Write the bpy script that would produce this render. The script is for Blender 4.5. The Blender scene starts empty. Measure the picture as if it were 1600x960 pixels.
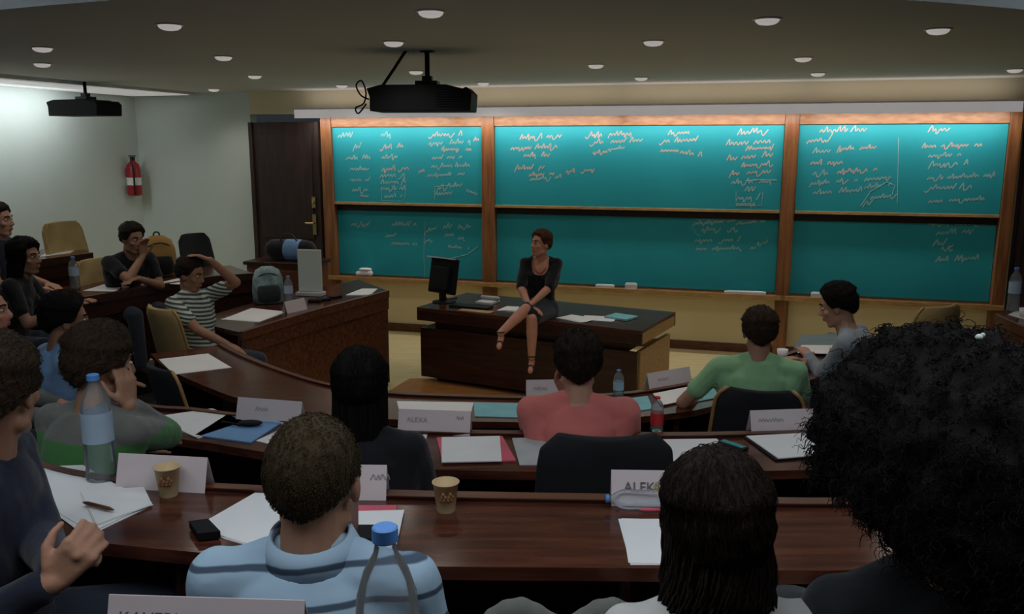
import bpy, bmesh, math, random
from mathutils import Vector, Matrix, noise
V = Vector
rnd = random.Random(7)
C = bpy.context.scene.collection
D2R = math.pi/180

# ------------------------------------------------------------------ camera, world, light, exposure
F, PITCH, HCAM = 1350.0, 10.7*D2R, 2.35
cam = bpy.data.cameras.new('camera'); cam.lens = 36*F/1600; cam.sensor_width = 36; cam.clip_start = .05
camo = bpy.data.objects.new('camera', cam); C.objects.link(camo)
camo.location = (0, 0, HCAM); camo.rotation_euler = (math.pi/2-PITCH, 0, 0)
bpy.context.scene.camera = camo
bpy.context.scene.view_settings.view_transform = 'Standard'
bpy.context.scene.view_settings.look = 'None'
bpy.context.scene.view_settings.exposure = -1.0
bpy.context.scene.view_settings.gamma = 1
w = bpy.data.worlds.new('world'); bpy.context.scene.world = w; w.use_nodes = True
w.node_tree.nodes['Background'].inputs[0].default_value = (.55, .68, .80, 1)
w.node_tree.nodes['Background'].inputs[1].default_value = .07
DOWN_W, VAL_W, COVE_W, REAR_W = 26.0, 18.0, 58.0, 100.0

def light(name, kind, loc, energy, col=(1, 1, 1), rot=(0, 0, 0), **k):
    l = bpy.data.lights.new(name, kind); l.energy = energy; l.color = col
    for a, b in k.items(): setattr(l, a, b)
    o = bpy.data.objects.new(name, l); o.location = loc; o.rotation_euler = rot; C.objects.link(o)
    return o

# ------------------------------------------------------------------ measuring: a pixel of the photograph to a place in the room
def ray(px, py):
    x = (px-800)/F; y = -(py-480)/F
    c, s = math.cos(PITCH), math.sin(PITCH)
    return V((x, c + y*s, -s + y*c))
def G(px, py, z):
    d = ray(px, py); t = (z-HCAM)/d.z
    return V((d.x*t, d.y*t, z))
# the board wall
U = V((.962, -.273, 0)).normalized(); N = V((U.y, -U.x, 0))      # along the wall to the right / out of it to the room
WO = V((-5.03, 11.82, 0))
def Wp(s, z, out=0): return WO + U*s + N*out + V((0, 0, z))
def onwall(px, py, out=0):
    d = ray(px, py); o = V((0, 0, HCAM)) - (WO + N*out)
    t = -o.dot(N)/d.dot(N); p = V((0, 0, HCAM)) + d*t - WO
    return p.dot(U), p.z
WANG = math.atan2(U.y, U.x)
FL = [0, .19, .39, .61, .81]                 # tier heights, stage first
DZ = [None, .93, 1.13, 1.35, 1.55]           # desk tops of the tiers
CEIL = 3.0

# ------------------------------------------------------------------ materials
MATS = {}
def mat(name, col, rough=.6, metal=0, bump=0, bscale=60, col2=None, cscale=8, spec=.5, emit=0, emc=None, stretch=None, detail=4, sheen=0):
    if name in MATS: return MATS[name]
    m = bpy.data.materials.new(name); m.use_nodes = True; nt = m.node_tree; p = nt.nodes['Principled BSDF']
    p.inputs['Base Color'].default_value = (*col, 1); p.inputs['Roughness'].default_value = rough
    p.inputs['Metallic'].default_value = metal; p.inputs['Specular IOR Level'].default_value = spec
    if sheen: p.inputs['Sheen Weight'].default_value = sheen
    tc = nt.nodes.new('ShaderNodeTexCoord'); mp = nt.nodes.new('ShaderNodeMapping')
    nt.links.new(tc.outputs['Object'], mp.inputs[0])
    if stretch: mp.inputs['Scale'].default_value = stretch
    if col2 is None: col2 = tuple(c*.86 for c in col)
    n = nt.nodes.new('ShaderNodeTexNoise'); n.inputs['Scale'].default_value = cscale; n.inputs['Detail'].default_value = detail
    nt.links.new(mp.outputs[0], n.inputs[0])
    r = nt.nodes.new('ShaderNodeValToRGB'); r.color_ramp.elements[0].position = .35; r.color_ramp.elements[1].position = .65
    r.color_ramp.elements[0].color = (*col2, 1); r.color_ramp.elements[1].color = (*col, 1)
    nt.links.new(n.outputs[0], r.inputs[0]); nt.links.new(r.outputs[0], p.inputs['Base Color'])
    if bump:
        n2 = nt.nodes.new('ShaderNodeTexNoise'); n2.inputs['Scale'].default_value = bscale; n2.inputs['Detail'].default_value = 3
        b = nt.nodes.new('ShaderNodeBump'); b.inputs['Strength'].default_value = bump; b.inputs['Distance'].default_value = .01
        nt.links.new(mp.outputs[0], n2.inputs[0]); nt.links.new(n2.outputs[0], b.inputs['Height']); nt.links.new(b.outputs[0], p.inputs['Normal'])
    if emit:
        p.inputs['Emission Color'].default_value = (*(emc or col), 1); p.inputs['Emission Strength'].default_value = emit
    MATS[name] = m; return m
def striped(name, c1, c2, scale, width, rot=(0, 0, 0), c3=None):
    m = bpy.data.materials.new(name); m.use_nodes = True; nt = m.node_tree; p = nt.nodes['Principled BSDF']; p.inputs['Roughness'].default_value = .85
    tc = nt.nodes.new('ShaderNodeTexCoord'); mp = nt.nodes.new('ShaderNodeMapping'); mp.inputs['Rotation'].default_value = rot
    wv = nt.nodes.new('ShaderNodeTexWave'); wv.wave_type = 'BANDS'; wv.bands_direction = 'Z'; wv.inputs['Scale'].default_value = scale; wv.inputs['Distortion'].default_value = .6; wv.inputs['Detail Scale'].default_value = 2
    r = nt.nodes.new('ShaderNodeValToRGB'); r.color_ramp.elements[0].position = width; r.color_ramp.elements[1].position = width+.08
    r.color_ramp.elements[0].color = (*c2, 1); r.color_ramp.elements[1].color = (*c1, 1)
    nt.links.new(tc.outputs['Object'], mp.inputs[0]); nt.links.new(mp.outputs[0], wv.inputs[0]); nt.links.new(wv.outputs['Fac'], r.inputs[0])
    nt.links.new(r.outputs[0], p.inputs['Base Color']); MATS[name] = m; return m
def clear(name, tint, rough=.03, base=.08):
    m = bpy.data.materials.new(name); m.use_nodes = True; nt = m.node_tree; nt.nodes.clear()
    o = nt.nodes.new('ShaderNodeOutputMaterial'); mx = nt.nodes.new('ShaderNodeMixShader'); t = nt.nodes.new('ShaderNodeBsdfTransparent'); g = nt.nodes.new('ShaderNodeBsdfGlossy')
    d = nt.nodes.new('ShaderNodeBsdfDiffuse'); d.inputs[0].default_value = (.75, .8, .82, 1); m2 = nt.nodes.new('ShaderNodeMixShader'); m2.inputs[0].default_value = base
    fr = nt.nodes.new('ShaderNodeFresnel'); fr.inputs[0].default_value = 1.22
    t.inputs[0].default_value = (*tint, 1); g.inputs['Roughness'].default_value = rough
    nt.links.new(fr.outputs[0], mx.inputs[0]); nt.links.new(t.outputs[0], mx.inputs[1]); nt.links.new(g.outputs[0], mx.inputs[2])
    nt.links.new(mx.outputs[0], m2.inputs[1]); nt.links.new(d.outputs[0], m2.inputs[2]); nt.links.new(m2.outputs[0], o.inputs[0])
    MATS[name] = m; return m
def wood(name, c1, c2, rough=.35, st=(1.2, 14, 14), bump=.05):
    return mat(name, c1, rough, col2=c2, cscale=2.2, stretch=st, detail=8, bump=bump, bscale=6)
wood('wood_dark', (.050, .014, .009), (.022, .007, .005), .32)
wood('wood_top', (.115, .036, .020), (.050, .015, .010), .17, bump=.008)
wood('wood_mid', (.150, .052, .022), (.070, .022, .011), .38)
wood('wood_frame', (.30, .125, .045), (.17, .062, .022), .42, st=(10, 10, 1))
wood('wood_rail', (.36, .17, .07), (.24, .10, .04), .42)
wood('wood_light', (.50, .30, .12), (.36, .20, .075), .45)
wood('wood_door', (.040, .017, .013), (.018, .009, .008), .6, st=(10, 10, 1))
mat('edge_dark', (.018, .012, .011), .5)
mat('wall_white', (.66, .74, .70), .9, bump=.05, bscale=40, col2=(.62, .70, .66), cscale=1.5)
mat('wall_cream', (.88, .77, .47), .85, bump=.04, bscale=40, col2=(.84, .73, .43), cscale=1.5)
mat('wall_upper', (.78, .69, .50), .9, col2=(.74, .65, .46), cscale=1.2)
mat('ceiling_paint', (.62, .61, .59), .95, col2=(.59, .58, .56), cscale=.8)
mat('ceiling_upper', (.55, .62, .66), .95)
mat('floor_stage', (.74, .64, .36), .28, col2=(.66, .55, .29), cscale=3, stretch=(1, 6, 1))
mat('floor_orange', (.48, .21, .06), .3, col2=(.38, .16, .045), cscale=4, stretch=(1, 8, 1))
mat('carpet', (.025, .022, .022), .95, bump=.4, bscale=300)
mat('white_panel', (.8, .78, .8), .5)
mat('black_plastic', (.008, .009, .011), .6, spec=.15, bump=.03, bscale=200)
mat('dark_metal', (.03, .03, .032), .4, metal=.8)
mat('chrome', (.6, .6, .6), .25, metal=1)
mat('brass', (.6, .45, .2), .35, metal=1)
mat('paper', (.84, .85, .85), .8, col2=(.80, .81, .82), cscale=3)
mat('paper_grey', (.52, .55, .56), .8)
mat('card', (.70, .62, .64), .8, col2=(.66, .58, .60), cscale=3)
mat('ink', (.16, .14, .15), .7); mat('ink_yellow', (.42, .36, .10), .7); mat('ink_faint', (.42, .38, .40), .7)
mat('pink_folder', (.72, .11, .17), .5); mat('blue_folder', (.16, .36, .66), .45); mat('teal_folder', (.22, .55, .62), .5)
mat('grey_folder', (.16, .21, .22), .5)
mat('chair_tan', (.46, .34, .15), .85, bump=.2, bscale=250, col2=(.40, .29, .12))
mat('chair_black', (.012, .013, .017), .9, bump=.2, bscale=250)
mat('red_paint', (.42, .02, .025), .3); mat('hose_black', (.01, .01, .01), .5)
mat('cup', (.62, .47, .26), .6, col2=(.58, .43, .23)); mat('cup_print', (.26, .12, .05), .6); mat('coffee', (.20, .10, .035), .3)
mat('cap_blue', (.10, .30, .75), .4); mat('cap_red', (.6, .02, .03), .4); mat('label_blue', (.42, .56, .70), .6); mat('label_red', (.55, .03, .03), .6)
mat('teal_plastic', (.02, .30, .32), .3)
mat('chalk_white', (.30, .52, .53), .9); mat('chalk_pink', (.50, .46, .42), .9); mat('eraser', (.7, .75, .72), .9)
clear('bottle_plastic', (.93, .96, .98), base=.13); clear('water', (.86, .92, .93), base=.04)
mat('lamp_disc', (1, 1, 1), .5, emit=.62, emc=(1, .93, .92)); mat('lamp_tube', (1, 1, 1), .5, emit=.42, emc=(1, .95, 1))
mat('cove_glow', (.9, .9, .9), .5, emit=.46, emc=(1, .97, .97))
m = mat('board', (.010, .330, .395), .6, col2=(.008, .295, .36), cscale=1.3)

# ------------------------------------------------------------------ mesh helpers
class MB:
    def __init__(s): s.v = []; s.f = []; s.m = []; s.cur = 0
    def add(s, vs, fs):
        b = len(s.v); s.v += [V(v) for v in vs]; s.f += [tuple(b+i for i in f) for f in fs]; s.m += [s.cur]*len(fs); return s
    def box(s, c, d, R=None):
        c = V(c); h = V(d)/2
        vs = [V((x*h.x, y*h.y, z*h.z)) for x in (-1, 1) for y in (-1, 1) for z in (-1, 1)]
        vs = [c + (R @ v if R else v) for v in vs]
        return s.add(vs, [(0, 1, 3, 2), (4, 6, 7, 5), (0, 4, 5, 1), (2, 3, 7, 6), (0, 2, 6, 4), (1, 5, 7, 3)])
    def prism(s, pts, z0, z1):                    # polygon (counter-clockwise) raised from z0 to z1
        n = len(pts); pts = [(p[0], p[1]) for p in pts]
        a = sum(pts[i][0]*pts[(i+1) % n][1]-pts[(i+1) % n][0]*pts[i][1] for i in range(n))
        if a < 0: pts = pts[::-1]
        vs = [(x, y, z0) for x, y in pts] + [(x, y, z1) for x, y in pts]
        return s.add(vs, [tuple(range(n))[::-1], tuple(range(n, 2*n))] + [(i, (i+1) % n, n+(i+1) % n, n+i) for i in range(n)])
    def loft(s, rings, closed=True):              # list of rings of equal length
        n = len(rings[0]); vs = [p for r in rings for p in r]; fs = []
        for k in range(len(rings)-1):
            for i in range(n):
                j = (i+1) % n; fs.append((k*n+i, k*n+j, (k+1)*n+j, (k+1)*n+i))
        if closed: fs += [tuple(range(n))[::-1], tuple(range((len(rings)-1)*n, len(rings)*n))]
        return s.add(vs, fs)
    def capsule(s, a, b, ra, rb, n=12):
        a, b = V(a), V(b); d = b-a; L = d.length
        if L < 1e-5: d = V((0, 0, 1)); L = 1e-5
        q = d.to_track_quat('Z', 'Y'); rs = []
        for k in range(0, 5):
            t = -math.pi/2 + k*math.pi/8; rs.append((ra*math.sin(t), ra*max(math.cos(t), .02)))
        for k in range(0, 5):
            t = k*math.pi/8; rs.append((L+rb*math.sin(t), rb*max(math.cos(t), .02)))
        rings = [[a + q @ V((r*math.cos(2*math.pi*i/n), r*math.sin(2*math.pi*i/n), h)) for i in range(n)] for h, r in rs]
        return s.loft(rings)
    def ell(s, c, r, R=None, n=20, m=12):
        c = V(c); rings = []
        for k in range(m+1):
            t = -math.pi/2+math.pi*k/m; ct = max(math.cos(t), .01)
            ring = [V((r[0]*ct*math.cos(2*math.pi*i/n), r[1]*ct*math.sin(2*math.pi*i/n), r[2]*math.sin(t))) for i in range(n)]
            rings.append([c + (R @ p if R else p) for p in ring])
        return s.loft(rings)
    def lathe(s, prof, c=(0, 0, 0), n=20, R=None, cap=True):
        c = V(c); rings = []
        for r, z in prof:
            ring = [V((r*math.cos(2*math.pi*i/n), r*math.sin(2*math.pi*i/n), z)) for i in range(n)]
            rings.append([c + (R @ p if R else p) for p in ring])
        return s.loft(rings, cap)
    def tube(s, pts, r, n=6, taper=None):
        pts = [V(p) for p in pts]; rings = []; prev = None
        for i, p in enumerate(pts):
            t = (pts[min(i+1, len(pts)-1)]-pts[max(i-1, 0)])
            if t.length < 1e-7: t = V((0, 0, 1))
            t.normalize()
            a = V((0, 0, 1)) if prev is None else prev
            if abs(a.dot(t)) > .95: a = V((1, 0, 0))
            x = (a-t*a.dot(t)).normalized(); y = t.cross(x); prev = x
            rr = r if taper is None else r*taper(i/(len(pts)-1))
            rings.append([p + x*rr*math.cos(2*math.pi*k/n) + y*rr*math.sin(2*math.pi*k/n) for k in range(n)])
        return s.loft(rings)
    def mesh(s, name, mats):
        me = bpy.data.meshes.new(name); me.from_pydata([tuple(v) for v in s.v], [], s.f)
        for m_ in (mats if isinstance(mats, (list, tuple)) else [mats]): me.materials.append(MATS[m_] if isinstance(m_, str) else m_)
        me.polygons.foreach_set('material_index', s.m); return me
    def build(s, name, mats, parent=None, smooth=False, bevel=0, voxel=0, smoothit=0, loc=None):
        if loc is not None:
            loc = V(loc); s.v = [v-loc for v in s.v]
        me = s.mesh(name, mats); o = bpy.data.objects.new(name, me); C.objects.link(o)
        if parent: o.parent = parent
        if loc is not None: o.location = loc
        if voxel:
            md = o.modifiers.new('r', 'REMESH'); md.mode = 'VOXEL'; md.voxel_size = voxel
            if smoothit: s2 = o.modifiers.new('s', 'SMOOTH'); s2.factor = .5; s2.iterations = smoothit
            bake(o); smooth = True
        elif bevel:
            b = o.modifiers.new('b', 'BEVEL'); b.width = bevel; b.segments = 2; b.limit_method = 'ANGLE'; bake(o)
        if smooth: o.data.polygons.foreach_set('use_smooth', [True]*len(o.data.polygons))
        return o
def bake(o):
    dg = bpy.context.evaluated_depsgraph_get(); dg.update()
    me = bpy.data.meshes.new_from_object(o.evaluated_get(dg)); old = o.data
    o.modifiers.clear(); nm = old.name; mats = list(old.materials); o.data = me; bpy.data.meshes.remove(old); me.name = nm
    if not me.materials:
        for m_ in mats: me.materials.append(m_)
def tag(o, label=None, cat=None, group=None, kind=None):
    for k, v in (('label', label), ('category', cat), ('group', group), ('kind', kind)):
        if v: o[k] = v
    return o
def thing(name, label, cat, loc=(0, 0, 0), rz=0, group=None):
    o = bpy.data.objects.new(name, None); o.empty_display_size = .1; o.location = loc; o.rotation_euler = (0, 0, rz); C.objects.link(o)
    return tag(o, label, cat, group)
def struct(name, mb, m_, **k): return tag(mb.build(name, m_, **k), kind='structure')
def catmull(pts, n):
    out = []; m_ = len(pts)-1
    for i in range(n):
        t = i*m_/(n-1); k = min(int(t), m_-1); u = t-k
        p0, p1, p2, p3 = pts[max(k-1, 0)], pts[k], pts[k+1], pts[min(k+2, m_)]
        out.append(.5*((2*p1)+(p2-p0)*u+(2*p0-5*p1+4*p2-p3)*u*u+(3*p1-p0-3*p2+p3)*u**3))
    return out
def Rz(a): return Matrix.Rotation(a, 3, 'Z')
def text_mesh(s, size, m_, parent, loc, R4, name='lettering', ext=.0004):
    cu = bpy.data.curves.new('t', 'FONT'); cu.body = s; cu.size = size; cu.extrude = ext; cu.align_x = 'LEFT'
    o = bpy.data.objects.new(name, cu); C.objects.link(o); dg = bpy.context.evaluated_depsgraph_get(); dg.update()
    me = bpy.data.meshes.new_from_object(o.evaluated_get(dg)); bpy.data.objects.remove(o); bpy.data.curves.remove(cu)
    me.materials.clear(); me.materials.append(MATS[m_]); o = bpy.data.objects.new(name, me); C.objects.link(o); o.parent = parent
    o.matrix_local = Matrix.Translation(loc) @ R4; return o

# ------------------------------------------------------------------ the room
s_door0, _ = onwall(397, 300); s_door1, _ = onwall(506, 300); s_r0, _ = onwall(1590, 300, .03); S_END = s_r0+.95
def wallbox(s0, s1, z0, z1, o0, o1):
    b = MB(); cs = (s0+s1)/2; p = Wp(cs, (z0+z1)/2, (o0+o1)/2)
    return b.box(p, (s1-s0, abs(o1-o0), z1-z0), Rz(WANG))
TRAYZ = onwall(1000, 452, .1)[1]
struct('wall_front', wallbox(-.12, s_door0, 0, 3.3, -.15, 0), 'wall_white')
b = wallbox(s_door0, S_END, 2.72, 3.3, -.15, 0); struct('wall_front_upper', b, 'wall_upper')
struct('wall_front_lower', wallbox(s_door1, s_r0, 0, 2.72, -.15, 0), 'wall_cream')
struct('wall_front_right', wallbox(s_r0, S_END, 0, 2.72, -.15, 0), 'wood_door')
lw = MB(); pl = WO; pe = WO + N*9.5; nl = -U
for_l = [pl, pe, pe+nl*.15, pl+nl*.15]; lw.prism(for_l, 0, 3.6); struct('wall_left', lw, 'wall_white')
rw = MB(); pr = Wp(S_END, 0); rw.prism([pr, pr+N*9.5, pr+N*9.5+U*.15, pr+U*.15], 0, 3.6); struct('wall_right', rw, 'wood_door')
struct('baseboard_front', wallbox(s_door1+.1, s_r0, 0, .10, 0, .02), 'wood_mid')
struct('baseboard_left_corner', wallbox(0, s_door0, 0, .10, 0, .02), 'wood_mid')
# floor of the stage and the tiers
fl = MB(); a = Wp(-.3, 0, -.3); b_ = Wp(S_END+.3, 0, -.3); fl.prism([a, b_, b_+N*12, a+N*12], -.1, 0); struct('floor', fl, 'floor_stage')
# ceiling: main slab with a curved near edge, brighter side strip by the left wall, higher ceiling over the back rows
cl = MB()
e0 = G(0, 115, CEIL); e1 = G(345, 148, CEIL)
dirl = (e1-e0).normalized(); e2 = e1+dirl*.5; e00 = e0-dirl*3.4
arc = []
for i in range(25):
    x = -4.6+i*(9.4/24); arc.append(V((x, 3.85+.095*x*x, 0)))
farR = Wp(S_END+.1, 0, -.1); farR2 = V((4.9, 6.2, 0))
poly = [e2, e0-dirl*.6] + [p for p in arc if p.x > -5.5] + [V((5.6, 7.0, 0)), farR]
cl.prism(poly, CEIL, CEIL+.16); struct('ceiling', cl, 'ceiling_paint')
cu = MB(); cu.prism([V((-8, -1.5, 0)), V((8, -1.5, 0)), V((8, 9, 0)), V((-8, 9, 0))], 3.60, 3.70); struct('ceiling_upper', cu, 'ceiling_upper')
cs_ = MB(); q0 = e0-dirl*.6; cs_.prism([e2+V((-.02, 0, 0)), q0+V((-.02, 0, 0)), q0-U*2.2, WO-U*.1+V((0, .3, 0))], CEIL+.03, CEIL+.09)
o = cs_.build('side_ceiling_panel', 'ceiling_upper'); tag(o, kind='structure')
# doors
def door(name, s0, s1, z1):
    t = MB(); t = wallbox(s0+.01, s1-.01, 0, z1, 0, .045); d = struct(name, t, 'wood_door', bevel=.006)
    for a_, b_ in ((s0+.01, s0+.06), (s1-.06, s1-.01)): wallbox(a_, b_, 0, z1, .045, .075).build('door_frame', 'wood_door', d)
    for z0, zz in ((.15, 1.0), (1.15, z1-.15)): wallbox(s0+.12, s1-.12, z0, zz, .045, .058).build('door_panel', 'wood_door', d, bevel=.008)
    h = MB(); h.box(Wp(s1-.10, 1.34, .085), (.05, .02, .26), Rz(WANG)); h.capsule(Wp(s1-.10, 1.36, .09), Wp(s1-.10, 1.36, .14), .012, .012); h.capsule(Wp(s1-.10, 1.36, .14), Wp(s1-.2, 1.36, .14), .012, .010)
    h.build('door_handle', 'brass', d)
    h = MB(); h.box(Wp(s1-.10, 1.62, .085), (.05, .02, .14), Rz(WANG)); h.lathe([(.018, 0), (.018, .02), (.01, .024)], Wp(s1-.10, 1.62, .095), R=Rz(WANG) @ Matrix.Rotation(math.pi/2, 3, 'X'))
    h.build('door_lock', 'brass', d); return d
door('door_1', s_door0, s_door1, 2.62); door('door_2', s_r0+.02, S_END-.02, 2.62)

# ------------------------------------------------------------------ chalkboards
def post_s(x0, x1, y=260, out=.10): return onwall(x0, y, out)[0], onwall(x1, y, out)[0]
ZT = onwall(1000, 196, .1)[1]; ZTOP = ZT+.13; ZB = TRAYZ+.02; ZM = onwall(1000, 329, .1)[1]
posts = [post_s(505, 521), post_s(754, 773), post_s(1223, 1245), post_s(1570, 1589)]
fr = thing('chalkboard_surround', 'long wooden frame of posts and rails holding all the green chalkboards on the front wall', 'board frame', Wp(posts[0][0], 0), 0)
def fpart(nm, mb, m_, bevel=.004):
    return mb.build(nm, m_, fr, bevel=bevel, loc=None)
def inv(mb, o): L = o.location; mb.v = [v-L for v in mb.v]; return mb
for i, (a_, b_) in enumerate(posts):
    z0 = .0 if i in (2,) else (TRAYZ-.22 if i in (1,) else .0)
    fpart('post', inv(wallbox(a_, b_, z0, ZTOP, 0, .14), fr), 'wood_frame')
for i in range(3): fpart('top_rail', inv(wallbox(posts[i][1], posts[i+1][0], ZT, ZTOP-.005, 0, .125), fr), 'wood_rail')
for i in range(3): fpart('chalk_tray', inv(wallbox(posts[i][1]-.1, posts[i+1][0]+.1, TRAYZ-.035, TRAYZ, 0, .22), fr), 'wood_frame')
for i in range(3): fpart('tray_lip', inv(wallbox(posts[i][1]-.1, posts[i+1][0]+.1, TRAYZ-.035, TRAYZ+.018, .22, .232), fr), 'wood_light')
def scribble(mb, s0, z0, s1, z1, h, out, r, wd=.010):
    """a line of joined-up handwriting from (s0,z0) to (s1,z1)"""
    L = s1-s0; x = 0
    while x < L-.02:
        wl = min(r.uniform(.10, .34), L-x); pts = []; k = 0; st = h*.30
        while k*st < wl:
            up = h*(.55+.45*(r.random() > .75)) if k % 2 else h*r.uniform(-.05, .12)
            if r.random() < .08: up = -h*.35
            pts.append((x+k*st+r.uniform(-.2, .2)*st+up*.25, up)); k += 1
        pts = [(q.x, q.y) for q in catmull([V((p[0], p[1], 0)) for p in pts], 2*len(pts))] if len(pts) > 2 else pts
        for a_, b_ in zip(pts, pts[1:]):
            f_ = lambda p: (s0+p[0], z0+(z1-z0)*(p[0]/max(L, .01))+p[1])
            (sa, za), (sb, zb) = f_(a_), f_(b_); dx, dz = sb-sa, zb-za; ll = math.hypot(dx, dz)+1e-6; nx, nz = -dz/ll*wd/2, dx/ll*wd/2
            q = [Wp(sa-nx, za-nz, out), Wp(sb-nx, zb-nz, out), Wp(sb+nx, zb+nz, out), Wp(sa+nx, za+nz, out)]
            q2 = [p+N*.0015 for p in q]
            mb.add(q+q2, [(0, 1, 2, 3), (7, 6, 5, 4), (0, 4, 5, 1), (2, 6, 7, 3), (1, 5, 6, 2), (3, 7, 4, 0)])
        x += wl+r.uniform(.03, .08)
boards = {}
names3 = ['left', 'middle', 'right']
for i in range(3):
    a_, b_ = posts[i][1], posts[i+1][0]
    for up in (1, 0):
        o0 = .085 if up else .02
        z0, z1 = (ZM, ZT) if up else (ZB, ZM+.12)
        lb = '%s green chalkboard of the %s bay, %s' % ('upper' if up else 'lower', names3[i], [['few chalk words', 'mostly bare, behind the seated speaker', 'chalk words near its right post'], ['narrow, covered in columns of white and pink chalk', 'widest, with pink chalk writing along its top', 'white chalk lists beside a ruled line']][up][i])
        t = thing('chalkboard', lb, 'chalkboard', Wp(a_, z0), 0)
        inv(wallbox(a_+.004, b_-.004, z0+.03*up, z1-(0 if up else .20), o0, o0+.02), t).build('writing_surface', 'board', t, bevel=.002)
        if not up: inv(wallbox(a_+.004, b_-.004, z1-.20, z1, o0, o0+.024), t).build('shade_strip', 'edge_dark', t, bevel=.003)  # dark strip stands in for the shade below the upper board
        if up: inv(wallbox(a_+.004, b_-.004, z0, z0+.032, o0, o0+.034), t).build('bottom_rail', 'wood_light', t, bevel=.003)
        boards[(i, up)] = (t, o0+.0205)
# lines of chalk: bay, upper?, x0, y0, x1, y1 (photograph), letter height px, colour
W_, P_ = 'chalk_white', 'chalk_pink'
CH = [(0,1,528,216,550,215,9,W_),(0,1,595,214,612,214,9,W_),(0,1,552,234,563,231,8,W_),(0,1,594,234,630,231,8,P_),(0,1,541,250,579,249,8,W_),(0,1,596,249,621,248,8,W_),
(0,1,547,267,577,267,8,W_),(0,1,597,268,640,266,9,P_),(0,1,547,284,578,284,8,W_),(0,1,593,278,636,276,9,W_),(0,1,595,288,634,287,8,W_),(0,1,550,300,584,299,8,W_),(0,1,595,298,634,297,8,W_),(0,1,600,310,628,309,8,W_),(0,1,562,308,584,309,7,W_),
(0,1,670,214,722,212,8,P_),(0,1,670,227,736,224,8,W_),(0,1,690,236,736,236,7,P_),(0,1,675,250,722,248,8,W_),(0,1,674,263,735,261,8,W_),(0,1,667,277,726,274,7,W_),(0,1,654,272,664,268,8,P_),(0,1,682,298,722,292,9,W_),(0,1,680,306,705,304,8,W_),(0,1,728,300,745,306,8,W_),(0,1,740,222,750,220,7,P_),
(0,0,549,353,577,353,8,W_),(0,0,612,354,650,353,8,W_),(0,0,603,371,625,369,6,W_),(0,0,612,383,652,384,8,W_),(0,0,664,365,682,358,7,W_),(0,0,664,380,682,373,7,W_),(0,0,692,358,710,355,9,W_),(0,0,695,370,710,369,8,W_),(0,0,715,358,736,356,7,W_),(0,0,715,376,728,374,8,W_),(0,0,700,388,734,390,6,W_),
(1,1,812,218,876,215,8,P_),(1,1,798,235,882,231,8,P_),(1,1,818,246,860,245,8,P_),(1,1,805,266,850,264,8,P_),(1,1,826,276,866,274,7,P_),(1,1,828,283,876,279,7,W_),(1,1,884,271,928,268,7,P_),(1,1,915,214,988,212,8,P_),(1,1,922,226,1003,222,8,P_),(1,1,926,241,950,239,6,P_),(1,1,950,236,985,232,6,W_),
(1,1,1044,211,1083,209,7,P_),(1,1,1030,224,1090,221,8,P_),(1,1,1032,238,1060,238,7,P_),(1,1,1062,240,1096,246,8,P_),(1,1,1152,211,1205,208,9,P_),(1,1,1134,228,1205,224,9,P_),(1,1,1165,236,1208,233,7,P_),(1,1,1135,252,1208,245,9,P_),(1,1,1158,262,1210,258,7,P_),(1,1,1140,275,1216,270,8,P_),(1,1,1142,288,1208,286,8,W_),(1,1,1164,300,1180,300,8,W_),(1,1,1150,314,1188,312,9,W_),(1,1,1150,322,1190,321,7,W_),
(1,0,1085,352,1150,347,7,W_),(1,0,1096,362,1154,360,8,W_),(1,0,1150,352,1195,347,5,W_),(1,0,1085,379,1156,378,8,W_),(1,0,1087,392,1180,390,7,W_),(1,0,1182,384,1199,380,5,W_),
(2,1,1280,208,1354,206,9,P_),(2,1,1260,225,1300,217,8,P_),(2,1,1270,240,1298,239,8,W_),(2,1,1308,236,1368,233,7,P_),(2,1,1266,258,1318,257,8,P_),(2,1,1270,274,1302,274,8,W_),(2,1,1308,272,1370,267,7,P_),(2,1,1265,290,1340,284,7,W_),(2,1,1270,305,1346,300,8,W_),(2,1,1350,284,1394,280,8,W_),(2,1,1360,312,1400,308,7,W_),(2,1,1348,324,1364,318,12,W_),(2,1,1350,296,1395,290,7,W_),
(2,1,1450,207,1482,206,9,P_),(2,1,1440,232,1534,229,7,P_),(2,1,1450,247,1502,244,7,W_),(2,1,1452,261,1512,258,8,W_),(2,1,1448,282,1555,276,7,W_),(2,1,1445,298,1528,294,8,W_),(2,1,1450,318,1542,313,7,W_),
(2,0,1462,368,1522,363,8,W_),(2,0,1458,385,1492,382,9,W_),(2,0,1470,390,1490,391,6,W_),(2,0,1462,410,1530,406,8,W_),(2,0,1450,352,1550,352,5,W_)]
for i, (bay, up, x0, y0, x1, y1, h, c_) in enumerate(CH):
    t, out = boards[(bay, up)]; s0, z0 = onwall(x0, y0, out); s1, z1 = onwall(x1, y1, out)
    mb = MB(); scribble(mb, s0, z0, s1, z1, h*.0078, out, random.Random(i), .0115); o = inv(mb, t).build('chalk_writing', c_, t); o['kind'] = 'stuff'
def vline(bay, up, pts, c_=W_, wd=.007):
    t, out = boards[(bay, up)]; q = [onwall(x, y, out) for x, y in pts]; mb = MB()
    mb.tube([Wp(s_, z_, out) for s_, z_ in q], wd/2, 4); inv(mb, t).build('chalk_line', c_, t)
vline(2, 1, [(1404, 215), (1402, 318)]); vline(0, 0, [(664, 345), (662, 400), (664, 435)]); vline(0, 1, [(679, 312), (680, 292), (700, 290)]); vline(0, 0, [(700, 405), (730, 398), (748, 385)])
vline(1, 0, [(1085, 345), (1082, 355), (1088, 366), (1096, 369)]); vline(1, 0, [(1088, 343), (1150, 345), (1195, 345)]); vline(0, 1, [(596, 292), (596, 314), (630, 315), (635, 296)]); vline(1, 1, [(1150, 300), (1150, 322), (1190, 322), (1192, 300)])
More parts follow.
